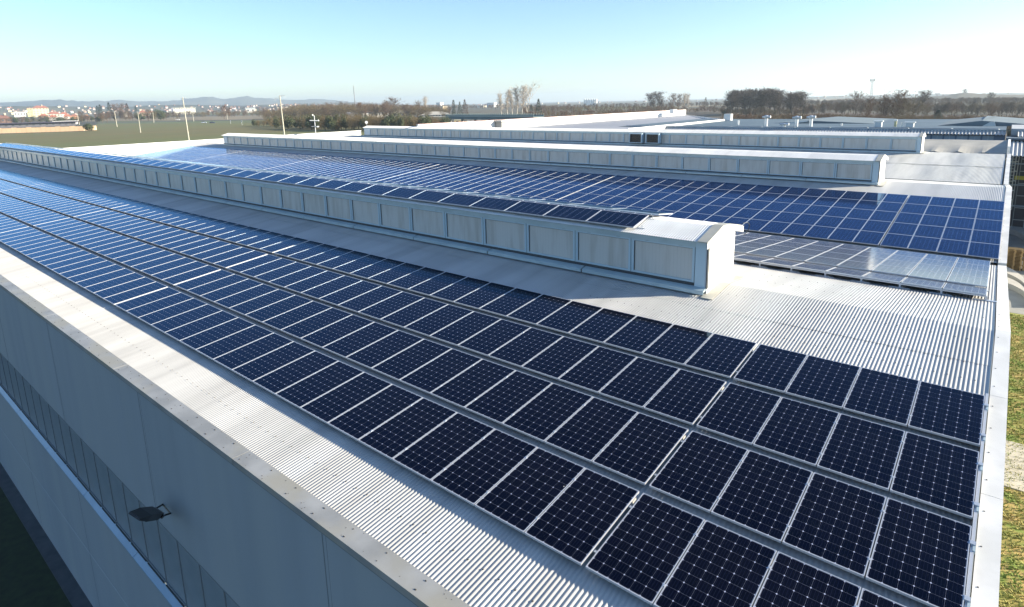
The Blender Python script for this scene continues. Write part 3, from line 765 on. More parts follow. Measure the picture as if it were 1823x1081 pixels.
hill('near_rise', densify(sk, 5, .5, 4), 1900, 300, M_hill2)

# ------------------------------------------------------------------ trees
M_bark = mat('bark_brown', (.115, .088, .066), .9); M_twig = mat('twigs_brown', (.130, .080, .050), .9)
M_barkp = mat('bark_pale', (.44, .40, .34), .9); M_twigp = mat('twigs_pale', (.44, .38, .31), .9)
M_barkd = mat('bark_dark', (.05, .042, .036), .9); M_twigd = mat('twigs_dark', (.095, .072, .058), .9)
M_twiggr = mat('twigs_greygreen', (.125, .092, .045), .9)
M_fir = noise_mat('fir_needles', (.022, .042, .022), (.040, .062, .030), .8, .9); M_firb = noise_mat('fir_bluish', (.030, .050, .042), (.048, .068, .055), .8, .9)
M_cone = noise_mat('rusty_conifer', (.12, .065, .035), (.085, .05, .03), .8, .9)
M_hedge = noise_mat('evergreen_leaves', (.040, .058, .022), (.060, .070, .030), .5, .9)
def branch_tree(seed, spread=.36, up=.6, twigs=2000, tw=.008, low=.16, multi=1, nb=26, top=.9, round_=1.0):
    """leafless tree of unit height: a leader with rising side limbs from low down, their forks, and fine twigs"""
    rr = random.Random(seed); t = MB(); c = MB(); tips = []
    def limb(p, d, ln, r, lev):
        q = p.copy(); dd = d.copy(); segs = 3 if lev < 2 else 2
        for i in range(segs):
            nd = (dd + Vector((rr.uniform(-.22, .22), rr.uniform(-.22, .22), rr.uniform(-.02, .20)))).normalized(); e = q + nd * ln / segs
            r2 = max(r * .68, .0010); c.tube(q, e, r, r2, 4 if lev == 1 else 3, 0, False); tips.append((q.lerp(e, rr.random()), nd.copy())); tips.append((e.copy(), nd.copy()))
            q, dd, r = e, nd, r2
            if lev < 3:
                for _ in range(2 if lev == 1 else 1):
                    o = Vector((rr.gauss(0, 1), rr.gauss(0, 1), rr.gauss(.2, .7))).normalized(); limb(q, (nd * .75 + o * .65).normalized(), ln * rr.uniform(.38, .6), r * .7, lev + 1)
    for m in range(multi):
        a0 = rr.uniform(0, 6.28); lean = .16 if multi > 1 else .03; q = Vector((math.cos(a0), math.sin(a0), 0)) * (.03 if multi > 1 else 0); r = .017 if multi == 1 else .011
        pts = [q]; n = 9; dd = Vector((math.cos(a0) * lean, math.sin(a0) * lean, 1)).normalized()
        for i in range(n):
            dd = (dd + Vector((rr.uniform(-.10, .10), rr.uniform(-.10, .10), .1))).normalized(); e = pts[-1] + dd * top / n; r2 = r * .80; t.tube(pts[-1], e, r, r2, 6, 0, False); r = r2; pts.append(e)
        for k in range(nb // multi):
            z = low + (top - low) * ((k + rr.random()) / (nb // multi)); i = min(n - 1, int(z / top * n)); p = pts[i].lerp(pts[i + 1], z / top * n - i)
            f = (z - low) / (1 - low); prof = (math.sin(math.pi * min(1, (.16 + .80 * f))) ** .7) * round_
            a = rr.uniform(0, 6.28); o = Vector((math.cos(a), math.sin(a), 0)); limb(p, (o * (1 - up) + Vector((0, 0, up))).normalized(), spread * prof * rr.uniform(.65, 1.1), .007 * (1 - .6 * f), 1)
    V, F = [], []
    for _ in range(twigs):
        p, d = tips[rr.randrange(len(tips))]
        a = Vector((rr.gauss(0, 1), rr.gauss(0, 1), rr.gauss(.4, .8))).normalized(); dd = (d * .6 + a * .8).normalized(); l = rr.uniform(.03, .10)
        s = dd.cross(Vector((rr.gauss(0, 1), rr.gauss(0, 1), rr.gauss(0, 1)))).normalized() * tw * .5
        bx = len(V); V += [tuple(p - s), tuple(p + s), tuple(p + dd * l)]; F.append((bx, bx + 1, bx + 2))
    c.add(V, F)
    zs_ = sorted(v[2] for v in c.v); zmax = zs_[int(len(zs_) * .998)]; w_ = sorted(math.hypot(v[0], v[1]) for v in c.v)[int(len(c.v) * .96)]
    sx = spread / w_; sz = 1 / zmax
    for mb in (t, c): mb.v = [(x * sx, y * sx, z * sz) for x, y, z in mb.v]
    return t, c
def conifer(seed, wid=.22, clumps=1500, taper=1.0, low=.06, leaf=.045):
    rr = random.Random(seed); t = MB(); t.tube((0, 0, 0), (0, 0, .95), .016, .003, 6); c = MB(); V, F = [], []
    for _ in range(clumps):
        z = low + (1 - low) * (rr.random() ** 1.35); rad = wid * (1 - z) ** taper * (1.0 + .25 * math.sin(z * 43 + seed)) + .012
        a = rr.uniform(0, 6.283); rr_ = rad * (.35 + .65 * rr.random() ** .5); ang = math.sin(a * 3 + z * 20) * .12 + 1
        p = Vector((math.cos(a) * rr_ * ang, math.sin(a) * rr_ * ang, z - rr_ * .25))
        d = Vector((math.cos(a), math.sin(a), rr.uniform(-.6, .3))).normalized() * leaf * rr.uniform(.5, 1.1); s = d.cross(Vector((rr.gauss(0, .4), rr.gauss(0, .4), 1))).normalized() * leaf * .35
        bx = len(V); V += [tuple(p - s), tuple(p + s), tuple(p + d + s * .3), tuple(p + d - s * .3)]; F.append((bx, bx + 1, bx + 2, bx + 3))
    c.add(V, F); return t, c
def bushy(seed, wid=.5, n=1800, leaf=.06, flat=.8):
    rr = random.Random(seed); lob = [(Vector((rr.uniform(-wid * .55, wid * .55), rr.uniform(-wid * .4, wid * .4), rr.uniform(.3, .72))), rr.uniform(.18, .34)) for _ in range(9)]
    t = MB(); t.tube((0, 0, 0), (.02, 0, .5), .03, .012, 6); c = MB(); V, F = [], []
    for _ in range(n):
        ce, r = lob[rr.randrange(9)]; d = Vector((rr.gauss(0, 1), rr.gauss(0, 1), rr.gauss(0, 1))).normalized(); p = ce + d * r * rr.uniform(.6, 1.05); p.z = max(p.z, .02)
        s = Vector((rr.gauss(0, 1), rr.gauss(0, 1), rr.gauss(0, 1))).normalized() * leaf * .5; u = s.cross(d).normalized() * leaf * .5; bx = len(V)
        V += [tuple(p - s), tuple(p + u), tuple(p + s), tuple(p - u)]; F.append((bx, bx + 1, bx + 2, bx + 3))
    c.add(V, F); return t, c
def protos_of(fn, seeds, mt, mc, name, **kw):
    out = []
    for s in seeds:
        t, c = fn(s, **kw); out.append((t.mesh('trunk', mt), c.mesh('crown', mc), t, c))
    return out
TR = {
    'brown': protos_of(branch_tree, (1, 2, 3, 4), M_bark, M_twig, 'b', twigs=1500, tw=.0075, spread=.36),
    'dark': protos_of(branch_tree, (5, 6, 7), M_barkd, M_twigd, 'd', twigs=1700, tw=.008, spread=.30, up=.66, low=.22),
    'pale': protos_of(branch_tree, (8, 9), M_barkp, M_twigp, 'p', twigs=1100, tw=.006, spread=.24, up=.74, low=.14),
    'open': protos_of(branch_tree, (15,), M_barkp, M_twigp, 'o', twigs=250, tw=.005, spread=.34, up=.62, low=.34, nb=12, multi=2, top=.7),
    'bush': protos_of(branch_tree, (11, 12, 13), M_bark, M_twiggr, 's', twigs=1500, tw=.011, spread=.55, up=.5, low=.05, multi=3, nb=30, top=.7),
    'fir': protos_of(conifer, (21, 22), M_barkd, M_fir, 'f', wid=.26), 'firb': protos_of(conifer, (25,), M_barkd, M_firb, 'fb', wid=.30, clumps=2600, leaf=.05),
    'cypress': protos_of(conifer, (23,), M_barkd, M_fir, 'c', wid=.11, taper=.45, low=.02), 'rust': protos_of(conifer, (24,), M_bark, M_cone, 'r', wid=.27),
    'ever': protos_of(bushy, (31, 32), M_barkd, M_hedge, 'e'),
}
def tree(kind, px, ytop, ybase, label, name=None, group=None, wscale=1.0, v=None, G_=G):
    B = P(px, ybase, z=G_); H = zat(px, ytop, B) - G_
    pr_ = TR[kind][int(px * 7 + ytop * 3) % len(TR[kind])] if v is None else TR[kind][v]
    r = empty(name or 'bare_tree', B); r.scale = (H * wscale, H * wscale, H); r.rotation_euler.z = (px * 1.7) % 6.28
    a = link('trunk', pr_[0]); a.parent = r; c = link('crown', pr_[1]); c.parent = r
    tag(r, label, 'tree', group); return r
_arr = {}
def proto_arr(kind, k):
    if (kind, k) not in _arr:
        pr_ = TR[kind][k]; out = []
        for mb, me in ((pr_[2], pr_[0]), (pr_[3], pr_[1])):
            out.append((np.array(mb.v), np.array([f for f in mb.f if len(f) == 3], int).reshape(-1, 3), np.array([f for f in mb.f if len(f) == 4], int).reshape(-1, 4), me.materials[0]))
        _arr[(kind, k)] = out
    return _arr[(kind, k)]
def mass(name, items, label, cat='woodland'):
    """many leafless trees that read as one mass"""
    V, T3, T4, m3, m4, mats, off = [], [], [], [], [], [], 0
    for (kind, x, y, z, h, w_) in items:
        a = rnd.uniform(0, 6.28); ca, sa = math.cos(a), math.sin(a)
        for A, f3, f4, mt in proto_arr(kind, rnd.randrange(len(TR[kind]))):
            if mt not in mats: mats.append(mt)
            mi = mats.index(mt)
            V.append(np.stack([x + (A[:, 0] * ca - A[:, 1] * sa) * w_, y + (A[:, 0] * sa + A[:, 1] * ca) * w_, z + A[:, 2] * h], 1))
            T3.append(f3 + off); T4.append(f4 + off); m3.append(np.full(len(f3), mi)); m4.append(np.full(len(f4), mi)); off += len(A)
    V = np.concatenate(V); T3 = np.concatenate(T3); T4 = np.concatenate(T4); me = bpy.data.meshes.new(name)
    me.vertices.add(len(V)); me.vertices.foreach_set('co', V.ravel().astype(np.float32))
    me.loops.add(T3.size + T4.size); me.polygons.add(len(T3) + len(T4))
    me.loops.foreach_set('vertex_index', np.concatenate([T3.ravel(), T4.ravel()]).astype(np.int32))
    me.polygons.foreach_set('loop_start', np.concatenate([np.arange(len(T3)) * 3, T3.size + np.arange(len(T4)) * 4]).astype(np.int32))
    for m in mats: me.materials.append(m)
    me.polygons.foreach_set('material_index', np.concatenate(m3 + m4).astype(np.int32)); me.update(calc_edges=True); me.validate()
    o = link(name, me); tag(o, label, cat, None, 'stuff'); return o
def line_trees(kinds, x0, x1, ytop, ybase, n, jt=3, jb=1.5, wr=(.7, 1.3)):
    out = []
    for i in range(n):
        t = (i + rnd.random()) / n; px = x0 + (x1 - x0) * t
        f = lambda v: v if not callable(v) else v(px)
        yb = f(ybase) + rnd.uniform(-jb, jb); B = P(px, yb, z=G); H = zat(px, f(ytop) + rnd.uniform(-jt, jt), B) - G
        H = max(H, 2); w_ = H * rnd.uniform(*wr); out.append((rnd.choice(kinds), B.x, B.y, G, H, w_))
    return out
def lerpf(pts):
    def f(x):
        for (a, ya), (b_, yb) in zip(pts, pts[1:]):
            if x <= b_: return ya + (yb - ya) * max(0, (x - a)) / (b_ - a)
        return pts[-1][1]
    return f

# ------------------------------------------------------------------ woods, orchards, single trees
mass('far_woods', line_trees(['brown', 'dark'], -60, 1000, lerpf([(-60, 194), (200, 193), (400, 191), (560, 187), (700, 187), (1000, 187)]), lerpf([(-60, 202), (200, 201), (560, 197), (1000, 194)]), 230, 1.2, 1, (1.0, 1.6)), 'far belt of brown leafless woods below the hills on the left')
mass('far_woods', line_trees(['brown', 'dark'], 1000, 1900, lerpf([(1000, 186), (1150, 184), (1430, 178), (1600, 175), (1900, 172)]), lerpf([(1000, 194), (1150, 191), (1430, 189), (1600, 190), (1900, 188)]), 240, 1.5, 1.5, (1.0, 1.7)), 'far belt of bluish leafless woods across the right horizon')
mass('scrub_belt', line_trees(['brown', 'dark', 'bush'], 1430, 1860, lerpf([(1430, 184), (1520, 183), (1700, 184), (1860, 183)]), lerpf([(1430, 203), (1600, 204), (1860, 206)]), 140, 4, 4, (.8, 1.4)), 'belt of dark scrub behind the orchard on the right', 'scrub')
mass('orchard', line_trees(['brown', 'bush'], 1296, 1860, lerpf([(1296, 202), (1500, 204), (1860, 206)]), lerpf([(1296, 226), (1500, 230), (1860, 232)]), 190, 2.5, 6, (.8, 1.2)), 'brown leafless orchard behind the far hall on the right', 'orchard')
mass('orchard', line_trees(['brown', 'bush'], 930, 1200, lerpf([(930, 189), (1200, 188)]), lerpf([(930, 200), (1200, 197)]), 110, 1.5, 3, (.8, 1.3)), 'brown orchard rows beyond the white wall in the centre', 'orchard')
mass('orchard', line_trees(['brown', 'bush'], 925, 1160, lerpf([(925, 199), (1160, 193)]), lerpf([(925, 212), (1160, 206)]), 60, 1.5, 3, (.8, 1.2)), 'nearer rows of brown orchard trees behind the white parapet wall', 'orchard')
mass('hedgerow', line_trees(['bush', 'bush', 'ever'], 455, 800, lerpf([(455, 214), (500, 206), (600, 203), (700, 203), (800, 208)]), lerpf([(455, 224), (560, 230), (700, 232), (800, 226)]), 120, 2.5, 3, (.6, 1.0)), 'dense olive-brown hedgerow beside the wheat field', 'hedgerow')
mass('brush_wood', line_trees(['brown', 'bush', 'bush'], 470, 800, lerpf([(470, 197), (540, 187), (640, 184), (800, 190)]), lerpf([(470, 212), (640, 210), (800, 206)]), 150, 4, 3, (.7, 1.2)), 'brown leafless brushwood behind the hedgerow', 'woodland')
mass('town_trees', line_trees(['brown', 'dark', 'bush', 'ever'], -40, 320, lerpf([(-40, 209), (60, 208), (110, 209), (160, 205), (200, 198), (320, 199)]), lerpf([(-40, 219), (160, 218), (320, 211)]), 85, 2.5, 2.5, (.7, 1.2)), 'leafless garden trees between the houses of the village', 'trees')
mass('roadside_scrub', line_trees(['bush', 'brown'], 300, 480, lerpf([(300, 199), (480, 196)]), lerpf([(300, 208), (480, 206)]), 50, 2, 2, (.9, 1.5)), 'low scrub along the road beyond the wheat field', 'scrub')

mass('undergrowth', line_trees(['bush', 'brown'], 1284, 1440, 192, 205, 60, 3, 2, (.9, 1.5)), 'dark undergrowth at the foot of the big grove', 'scrub')
mass('undergrowth', line_trees(['bush', 'brown'], 1145, 1290, 190, 199, 45, 2.5, 2, (.9, 1.5)), 'brown undergrowth around the domed crowns', 'scrub')
# grove on the right: individual trees
k = 0
for i in range(26):
    px = 1292 + i * 5.4 + rnd.uniform(-2, 2); t = (px - 1292) / 140
    yt = 157 + 8 * (1 - math.sin(min(1, t * 1.35 + .18) * math.pi / 2)) + (6 if px > 1395 else 0) + rnd.uniform(-2.5, 3)
    tree('dark', px, yt, 203 + rnd.uniform(-3, 4), 'dark leafless tree in the big grove on the right, %s from its left edge' % (ORD[i] if i < 18 else ['nineteenth', 'twentieth', 'twenty-first', 'twenty-second', 'twenty-third', 'twenty-fourth', 'twenty-fifth', 'twenty-sixth'][i - 18]), 'bare_tree', 'trees of the big grove', 1.45)
for i, (px, yt, yb, kd, lb, ws) in enumerate([
    (1163, 165, 198, 'dark', 'rounded dark leafless tree, left of the two domed crowns beyond the white wall', 1.7),
    (1178, 162, 198, 'dark', 'rounded dark leafless tree, right of the two domed crowns beyond the white wall', 1.7),
    (1196, 165, 198, 'brown', 'brown leafless tree just right of the two domed crowns', 1.0),
    (1207, 166, 197, 'brown', 'brown leafless tree in front of the pale poplars', .9),
    (1216, 164, 197, 'pale', 'pale poplar, left of the pair right of the domed crowns', .9),
    (1225, 165, 196, 'pale', 'pale poplar, right of the pair right of the domed crowns', .9),
    (893, 163, 204, 'pale', 'pale bare poplar, leftmost of the group beside the overpass', .8),
    (903, 159, 204, 'pale', 'pale bare poplar, second of the group beside the overpass', .8),
    (912, 156, 204, 'pale', 'pale bare poplar, third of the group beside the overpass', .8),
    (920, 152, 204, 'pale', 'pale bare poplar, fourth of the group beside the overpass', .9),
    (929, 150, 204, 'pale', 'pale bare poplar just left of the tallest open one', .9),
    (941, 141, 205, 'open', 'tall whitish leafless tree with wide open fork above the firs', 1.1),
    (702, 172, 203, 'brown', 'round brown leafless tree above the pale warehouse', 1.5),
    (690, 178, 204, 'brown', 'brown leafless tree left of the round one above the pale warehouse', 1.2),
    (745, 178, 204, 'brown', 'thin brown tree behind the greenhouse roof', .9),
    (758, 171, 204, 'pale', 'slender pale tree behind the greenhouse', .9),
    (641, 182, 206, 'brown', 'brown leafless tree just right of the tall mast', 1.2),
    (612, 180, 207, 'brown', 'brown leafless tree just left of the tall mast', 1.3),
    (586, 182, 207, 'brown', 'broad brown tree between the concrete pole and the mast', 1.3),
    (560, 186, 209, 'bush', 'bushy tree behind the roof antenna', 1.0),
    (522, 190, 214, 'bush', 'pale brown bushy tree right of the tall concrete pole', 1.0),
    (489, 193, 216, 'bush', 'pale brown bushy tree left of the tall concrete pole', 1.0),
    (1591, 158, 226, 'brown', 'large brown spreading tree behind the roof vents on the right', 1.05),
    (1571, 166, 226, 'brown', 'brown tree with thin shoots left of the large spreading one', .9),
    (1612, 168, 226, 'bush', 'brown multi-stemmed tree right of the large spreading one', .8),
    (1634, 160, 204, 'dark', 'wide dark leafless tree standing alone above the scrub', 1.35),
    (1522, 161, 205, 'brown', 'grey-brown leafless tree left of the lattice mast', 1.1),
    (1543, 170, 222, 'brown', 'thin brown tree under the lattice mast', .7),
    (1718, 158, 176, 'dark', 'small lone tree on top of the right-hand rise', 1.1),
    (1765, 163, 190, 'dark', 'lone bare tree on the slope below the green field', 1.1),
    (1765, 184, 214, 'brown', 'brown tree between the scrub and the low gabled roof', .9),
    (400, 186, 212, 'brown', 'bare brown tree right of the long white building', 1.0),
    (408, 190, 211, 'brown', 'smaller bare brown tree beside the road signs', 1.0),
    (206, 184, 211, 'brown', 'grey-brown garden tree between the spruces', 1.1),
    (219, 183, 211, 'brown', 'grey-brown tree left of the rusty conifer', 1.1),
    (262, 193, 210, 'brown', 'bare tree in the gardens left of the white building', 1.2),
    (147, 197, 218, 'brown', 'bare tree left of the orange house', 1.1)]):
    tree(kd, px, yt, yb, lb, 'bare_tree' if kd != 'pale' else 'poplar_tree', None, ws)
for (px, yt, yb, kd, lb) in [
    (946, 186, 210, 'fir', 'dark fir, the smaller left one beside the end of the overpass'),
    (959, 176, 211, 'fir', 'dark fir, the taller right one beside the end of the overpass'),
    (808, 178, 204, 'cypress', 'narrow dark cypress behind the overpass railing'),
    (819, 181, 204, 'fir', 'dark slim conifer between the cypress and the rusty conifer'),
    (828, 177, 204, 'rust', 'rusty brown conifer right of the cypress'),
    (1667, 196, 228, 'firb', 'bluish fir tree just behind the far hall roof'),
    (1256, 173, 190, 'fir', 'small dark fir between the two groves'),
    (176, 188, 212, 'fir', 'dark spruce, leftmost of the village spruces'),
    (181, 186, 212, 'fir', 'dark spruce, second of the village spruces'),
    (197, 182, 211, 'fir', 'tall dark spruce in the middle of the village trees'),
    (229, 184, 212, 'rust', 'tall rusty conifer at the right edge of the village'),
    (244, 188, 210, 'fir', 'dark spruce right of the rusty conifer'),
    (90, 190, 205, 'cypress', 'dark tree beside the large cream apartment block'),
    (548, 184, 200, 'fir', 'small dark conifer on the skyline right of the tall concrete pole')]:
    tree(kd, px, yt, yb, lb, 'fir_tree' if kd != 'cypress' else 'cypress_tree', None, 1.7 if kd == 'firb' else 1.0)
for (px, yt, yb, lb, ws) in [(160, 218, 234, 'round ivy bush on the corner of the tan wall', 1.5), (292, 194, 211, 'dark evergreen bush left of the long white building', 1.2), (285, 193, 211, 'dark evergreen tree beside the evergreen bush', 1.0), (118, 191, 200, 'dark round tree behind the yellow roof', 1.2), (80, 205, 216, 'green garden tree in front of the red roofs', 1.3),
    (1729, 213, 226, 'bright green hedge bush left of the low gabled roof', 1.8), (1812, 213, 226, 'bright green hedge bush right of the low gabled roof', 1.8), (1290, 196, 206, 'dark green bush at the foot of the big grove', 1.2)]:
    tree('ever', px, yt, yb, lb, 'bush', None, ws)

# ------------------------------------------------------------------ houses of the village
colm = {}
def cm(c, r=.8):
    if c not in colm: colm[c] = noise_mat('paint_%d' % len(colm), c, tuple(v * .88 for v in c), .6, r)
    return colm[c]
M_win = mat('house_window', (.05, .055, .06), .3)
RED, REDD, BRN, GRYR = (.34, .12, .07), (.27, .11, .075), (.15, .09, .07), (.30, .30, .31)
def house(x0, x1, yeave, yridge, ybase, wall, roof, label, depth=.8, storeys=1, cols=3, chim=True, name='house', yaw=0, flat=False):
    c = P((x0 + x1) / 2, ybase, z=G); dc = math.hypot(c.x - CAM.x, c.y - CAM.y); A = P(x0, ybase, d=dc); B = P(x1, ybase, d=dc); A.z = B.z = G; W = (B - A).length
    he = zat((x0 + x1) / 2, yeave, c) - G; hr = zat((x0 + x1) / 2, yridge, c) - G
    ang = math.atan2(B.y - A.y, B.x - A.x) + yaw; D = W * depth
    r = empty(name, c); r.rotation_euler.z = ang; tag(r, label, 'house' if name == 'house' else 'building')
    def ch(mb, n, m):
        o = mb.build(n, m); o.parent = r; return o
    b = MB(); b.box(-W / 2, W / 2, 0, D, 0, he); 
    if not flat: pass
    wl = ch(b, 'wall', cm(wall)); e = W * .04
    b = MB()
    if flat: b.box(-W / 2 - e, W / 2 + e, -e, D + e, he, max(hr, he + .3))
    else:
        i = min(D * .45, W * .3)
        b.poly([(-W / 2 - e, -e, he), (W / 2 + e, -e, he), (W / 2 - i, D / 2, hr), (-W / 2 + i, D / 2, hr)]); b.poly([(W / 2 + e, D + e, he), (-W / 2 - e, D + e, he), (-W / 2 + i, D / 2, hr), (W / 2 - i, D / 2, hr)])
        b.poly([(W / 2 + e, -e, he), (W / 2 + e, D + e, he), (W / 2 - i, D / 2, hr)]); b.poly([(-W / 2 - e, D + e, he), (-W / 2 - e, -e, he), (-W / 2 + i, D / 2, hr)])
        b.poly([(-W / 2 - e, -e, he - .05), (-W / 2 - e, D + e, he - .05), (W / 2 + e, D + e, he - .05), (W / 2 + e, -e, he - .05)])
    rf = ch(b, 'roof', cm(roof))
    if chim and not flat:
        b = MB(); b.box(W * .1, W * .1 + W * .05, D * .35, D * .35 + W * .05, he, hr + (hr - he) * .35); o = b.build('chimney', cm(wall)); o.parent = rf
    for s_ in range(storeys):
        for q in range(cols):
            xx = -W / 2 + W * (q + .5) / cols; zz = he * (s_ + .38) / storeys; b = MB()
            b.box(xx - W / cols * .16, xx + W / cols * .16, -.12, .0, zz, zz + he / storeys * .42); ch(b, 'window', M_win)
    return r
WH, CRM, YEL, ORG = (.70, .68, .63), (.66, .58, .38), (.62, .50, .24), (.55, .27, .12)
house(-8, 13, 194, 189.3, 208, (.25, .26, .30), RED, 'grey-fronted block with red roof at the left edge', .5, 3, 4)
house(13, 27, 193, 190.5, 208, WH, RED, 'white house with red roof beside the grey-fronted block', .8, 2, 1)
house(26, 47, 199.5, 198.5, 208.5, WH, (.35, .30, .27), 'low white building with flat roof between the white and yellow houses', .6, 1, 4, flat=True)
house(50, 59, 193, 191.5, 208, YEL, REDD, 'narrow yellow apartment house left of the large cream block', 1.0, 3, 2)
house(60, 89, 192.5, 188, 208.5, CRM, RED, 'large cream apartment block with wide red hipped roof', .6, 4, 5)
house(-10, 22, 211, 205, 219, BRN, (.20, .10, .075), 'long barn with brown-red roof behind the dark shed roof', .8, 1, 3)
house(70, 88, 207, 203, 214, (.45, .26, .18), RED, 'low red-roofed house below the cream block', .9, 1, 3)
house(88, 103, 209, 204.5, 214, WH, RED, 'low white house with red roof right of the garden tree', .9, 1, 3)
house(86, 108, 203, 198.5, 209, (.52, .44, .36), RED, 'wide red-roofed house behind the low white one', .8, 1, 4)
house(105, 119, 198, 194.5, 204, YEL, (.60, .50, .10), 'house with bright yellow roof', .8, 1, 3)
house(108, 122, 203.5, 199.5, 209, WH, RED, 'white house with red roof below the yellow roof', .8, 1, 3)
house(113, 128, 207.5, 203, 212, (.56, .48, .42), RED, 'pinkish house with red roof in the middle of the village', .8, 1, 3)
house(124, 139, 198.5, 196, 204, CRM, REDD, 'cream house behind the leaning pole', .8, 2, 4)
house(126, 140, 207, 203.5, 212, ORG, REDD, 'brown-orange house at the foot of the leaning pole', .8, 1, 3)
house(146, 156, 198, 195.5, 204, CRM, REDD, 'small cream house left of the spruces', .8, 1, 2)
house(155, 163, 197.5, 194.5, 204, CRM, BRN, 'cream house with brown roof just left of the spruces', .8, 1, 2)
house(149, 161, 208, 204.5, 212.5, (.60, .33, .15), (.50, .22, .08), 'orange house with orange roof left of the spruces', .8, 1, 2)
house(164, 173, 196.5, 194.5, 202, WH, RED, 'small white house peeping out left of the dark spruce', .8, 1, 2)
house(222, 232, 203, 200, 208, WH, GRYR, 'small white house right of the rusty conifer', .8, 1, 2)
house(248, 262, 200, 197, 207, (.50, .33, .26), RED, 'red-roofed house left of the white slab building', .8, 1, 3)
house(264, 276, 201, 198, 207, WH, RED, 'white house with red roof left of the evergreen bush', .8, 1, 3)
house(305.5, 309.5, 192.8, 192.4, 203, (.24, .25, .33), GRYR, 'shaded blue-grey end block of the long white building', 2, 1, 1, flat=True, name='building')  # shade on this end of the white building is painted as blue-grey walls
house(310, 349, 192, 191.4, 203.5, (.76, .74, .64), (.5, .5, .45), 'long white flat-roofed building with rows of windows beyond the field', .3, 3, 9, flat=True, name='building')
house(396, 413, 192, 189, 198, (.60, .52, .48), REDD, 'pale pink house right of the bare brown tree', .8, 1, 3)
house(438, 455, 193.5, 192, 201, WH, (.42, .47, .52), 'low white hall with pale blue roof near the skyline', .6, 1, 2, flat=True)
house(433, 452, 188, 184.8, 193, (.34, .30, .34), (.15, .15, .20), 'dark-roofed house above the low white hall', .8, 1, 4)
house(-30, 139, 219.5, 218.0, 226.5, (.10, .10, .12), (.040, .036, .060), 'long low shed with dark flat roof behind the tan wall', .06, 1, 14, flat=True, name='building')
house(96, 139, 216.5, 215.3, 221.5, (.72, .72, .70), (.60, .60, .58), 'long low white shed behind the leaning pole', .12, 1, 9, flat=True, name='building')
# tan wall along the field
b = MB(); A = P(-60, 239.5, z=G); B = P(150, 233.2, z=G); hA = 4.6
dv = (B - A).normalized(); nv = Vector((-dv.y, dv.x, 0)) * 1.0
for i in range(24):
    p0 = A.lerp(B, i / 24); p1 = A.lerp(B, (i + 1) / 24 - .0015); h = hA + (.35 * (i % 3 == 0))
    b.hexa([p0, p1, p1 + nv, p0 + nv] + [q + Vector((0, 0, h)) for q in (p0, p1, p1 + nv, p0 + nv)])
o = b.build('boundary_wall', noise_mat('tan_render', (.62, .43, .27), (.52, .36, .23), .08, .9)); tag(o, 'long sunlit tan boundary wall along the near edge of the village', 'wall')
b = MB(); A = P(150, 232.6, z=G); B = P(170, 231.6, z=G); nv = Vector((0, 1.2, 0))
b.hexa([A, B, B + nv, A + nv, A + Vector((0, 0, 5)), B + Vector((0, 0, 4.2)), B + nv + Vector((0, 0, 4.2)), A + nv + Vector((0, 0, 5))])
o = b.build('boundary_wall', cm((.60, .42, .27))); tag(o, 'short tan wall piece right of the ivy bush', 'wall')
# distant town: innumerable tiny houses on the slopes
def specks(name, n, xr, ytop, sky_, D, depth, label, seed, w=(8, 17)):
    rr = random.Random(seed); b = MB()
    for _ in range(n):
        px = rr.uniform(*xr); f = rr.uniform(.05, .95); ys = sky_(px); gy = None
        T_ = P(px, ys, d=D); Hh = max(T_.z - G, 4); zz = G + Hh * f; s_ = (2 / math.pi) * math.asin(f ** (1 / 1.1)); B = P(px, ys, d=D - depth * (1 - s_)); x, y, z = B.x, B.y, zz
        wd = rr.uniform(*w); h = rr.uniform(4, 8); ro = rr.uniform(1.5, 3); wm = rr.choice([0, 1, 2, 2, 2, 4, 4]); rm = rr.choice([3, 3, 4])
        b.box(x - wd / 2, x + wd / 2, y, y + wd * .8, z - 14, z + h, wm)
        b.hexa([(x - wd * .55, y - .3, z + h), (x + wd * .55, y - .3, z + h), (x + wd * .55, y + wd * .85, z + h), (x - wd * .55, y + wd * .85, z + h), (x - wd * .4, y + wd * .35, z + h + ro), (x + wd * .4, y + wd * .35, z + h + ro), (x + wd * .4, y + wd * .45, z + h + ro), (x - wd * .4, y + wd * .45, z + h + ro)], rm)
    o = b.build(name, [cm(WH), cm(CRM), cm((.50, .42, .38)), cm(RED), cm(BRN)]); tag(o, label, 'town', None, 'stuff')
fs = lerpf([(-260, 192), (0, 190), (80, 189.5), (200, 190.5), (300, 187), (420, 188), (520, 186.5), (640, 188), (760, 190), (880, 189.5)])
rs = lerpf([(700, 187.5), (900, 186.5), (1100, 183), (1320, 177.5), (1430, 173), (1600, 169), (1860, 166)])
specks('distant_town', 230, (380, 790), None, fs, 4300, 600, 'tiny white and red houses of the distant town below the hills', 5)
specks('distant_village', 90, (-40, 380), None, fs, 4300, 600, 'tiny houses scattered below the hills behind the village', 6)
specks('distant_village', 60, (790, 1300), None, rs, 5200, 700, 'tiny pale buildings scattered along the flat horizon', 7)
specks('distant_village', 30, (1420, 1830), None, rs, 5200, 700, 'tiny pale buildings scattered on the right-hand rise', 8)
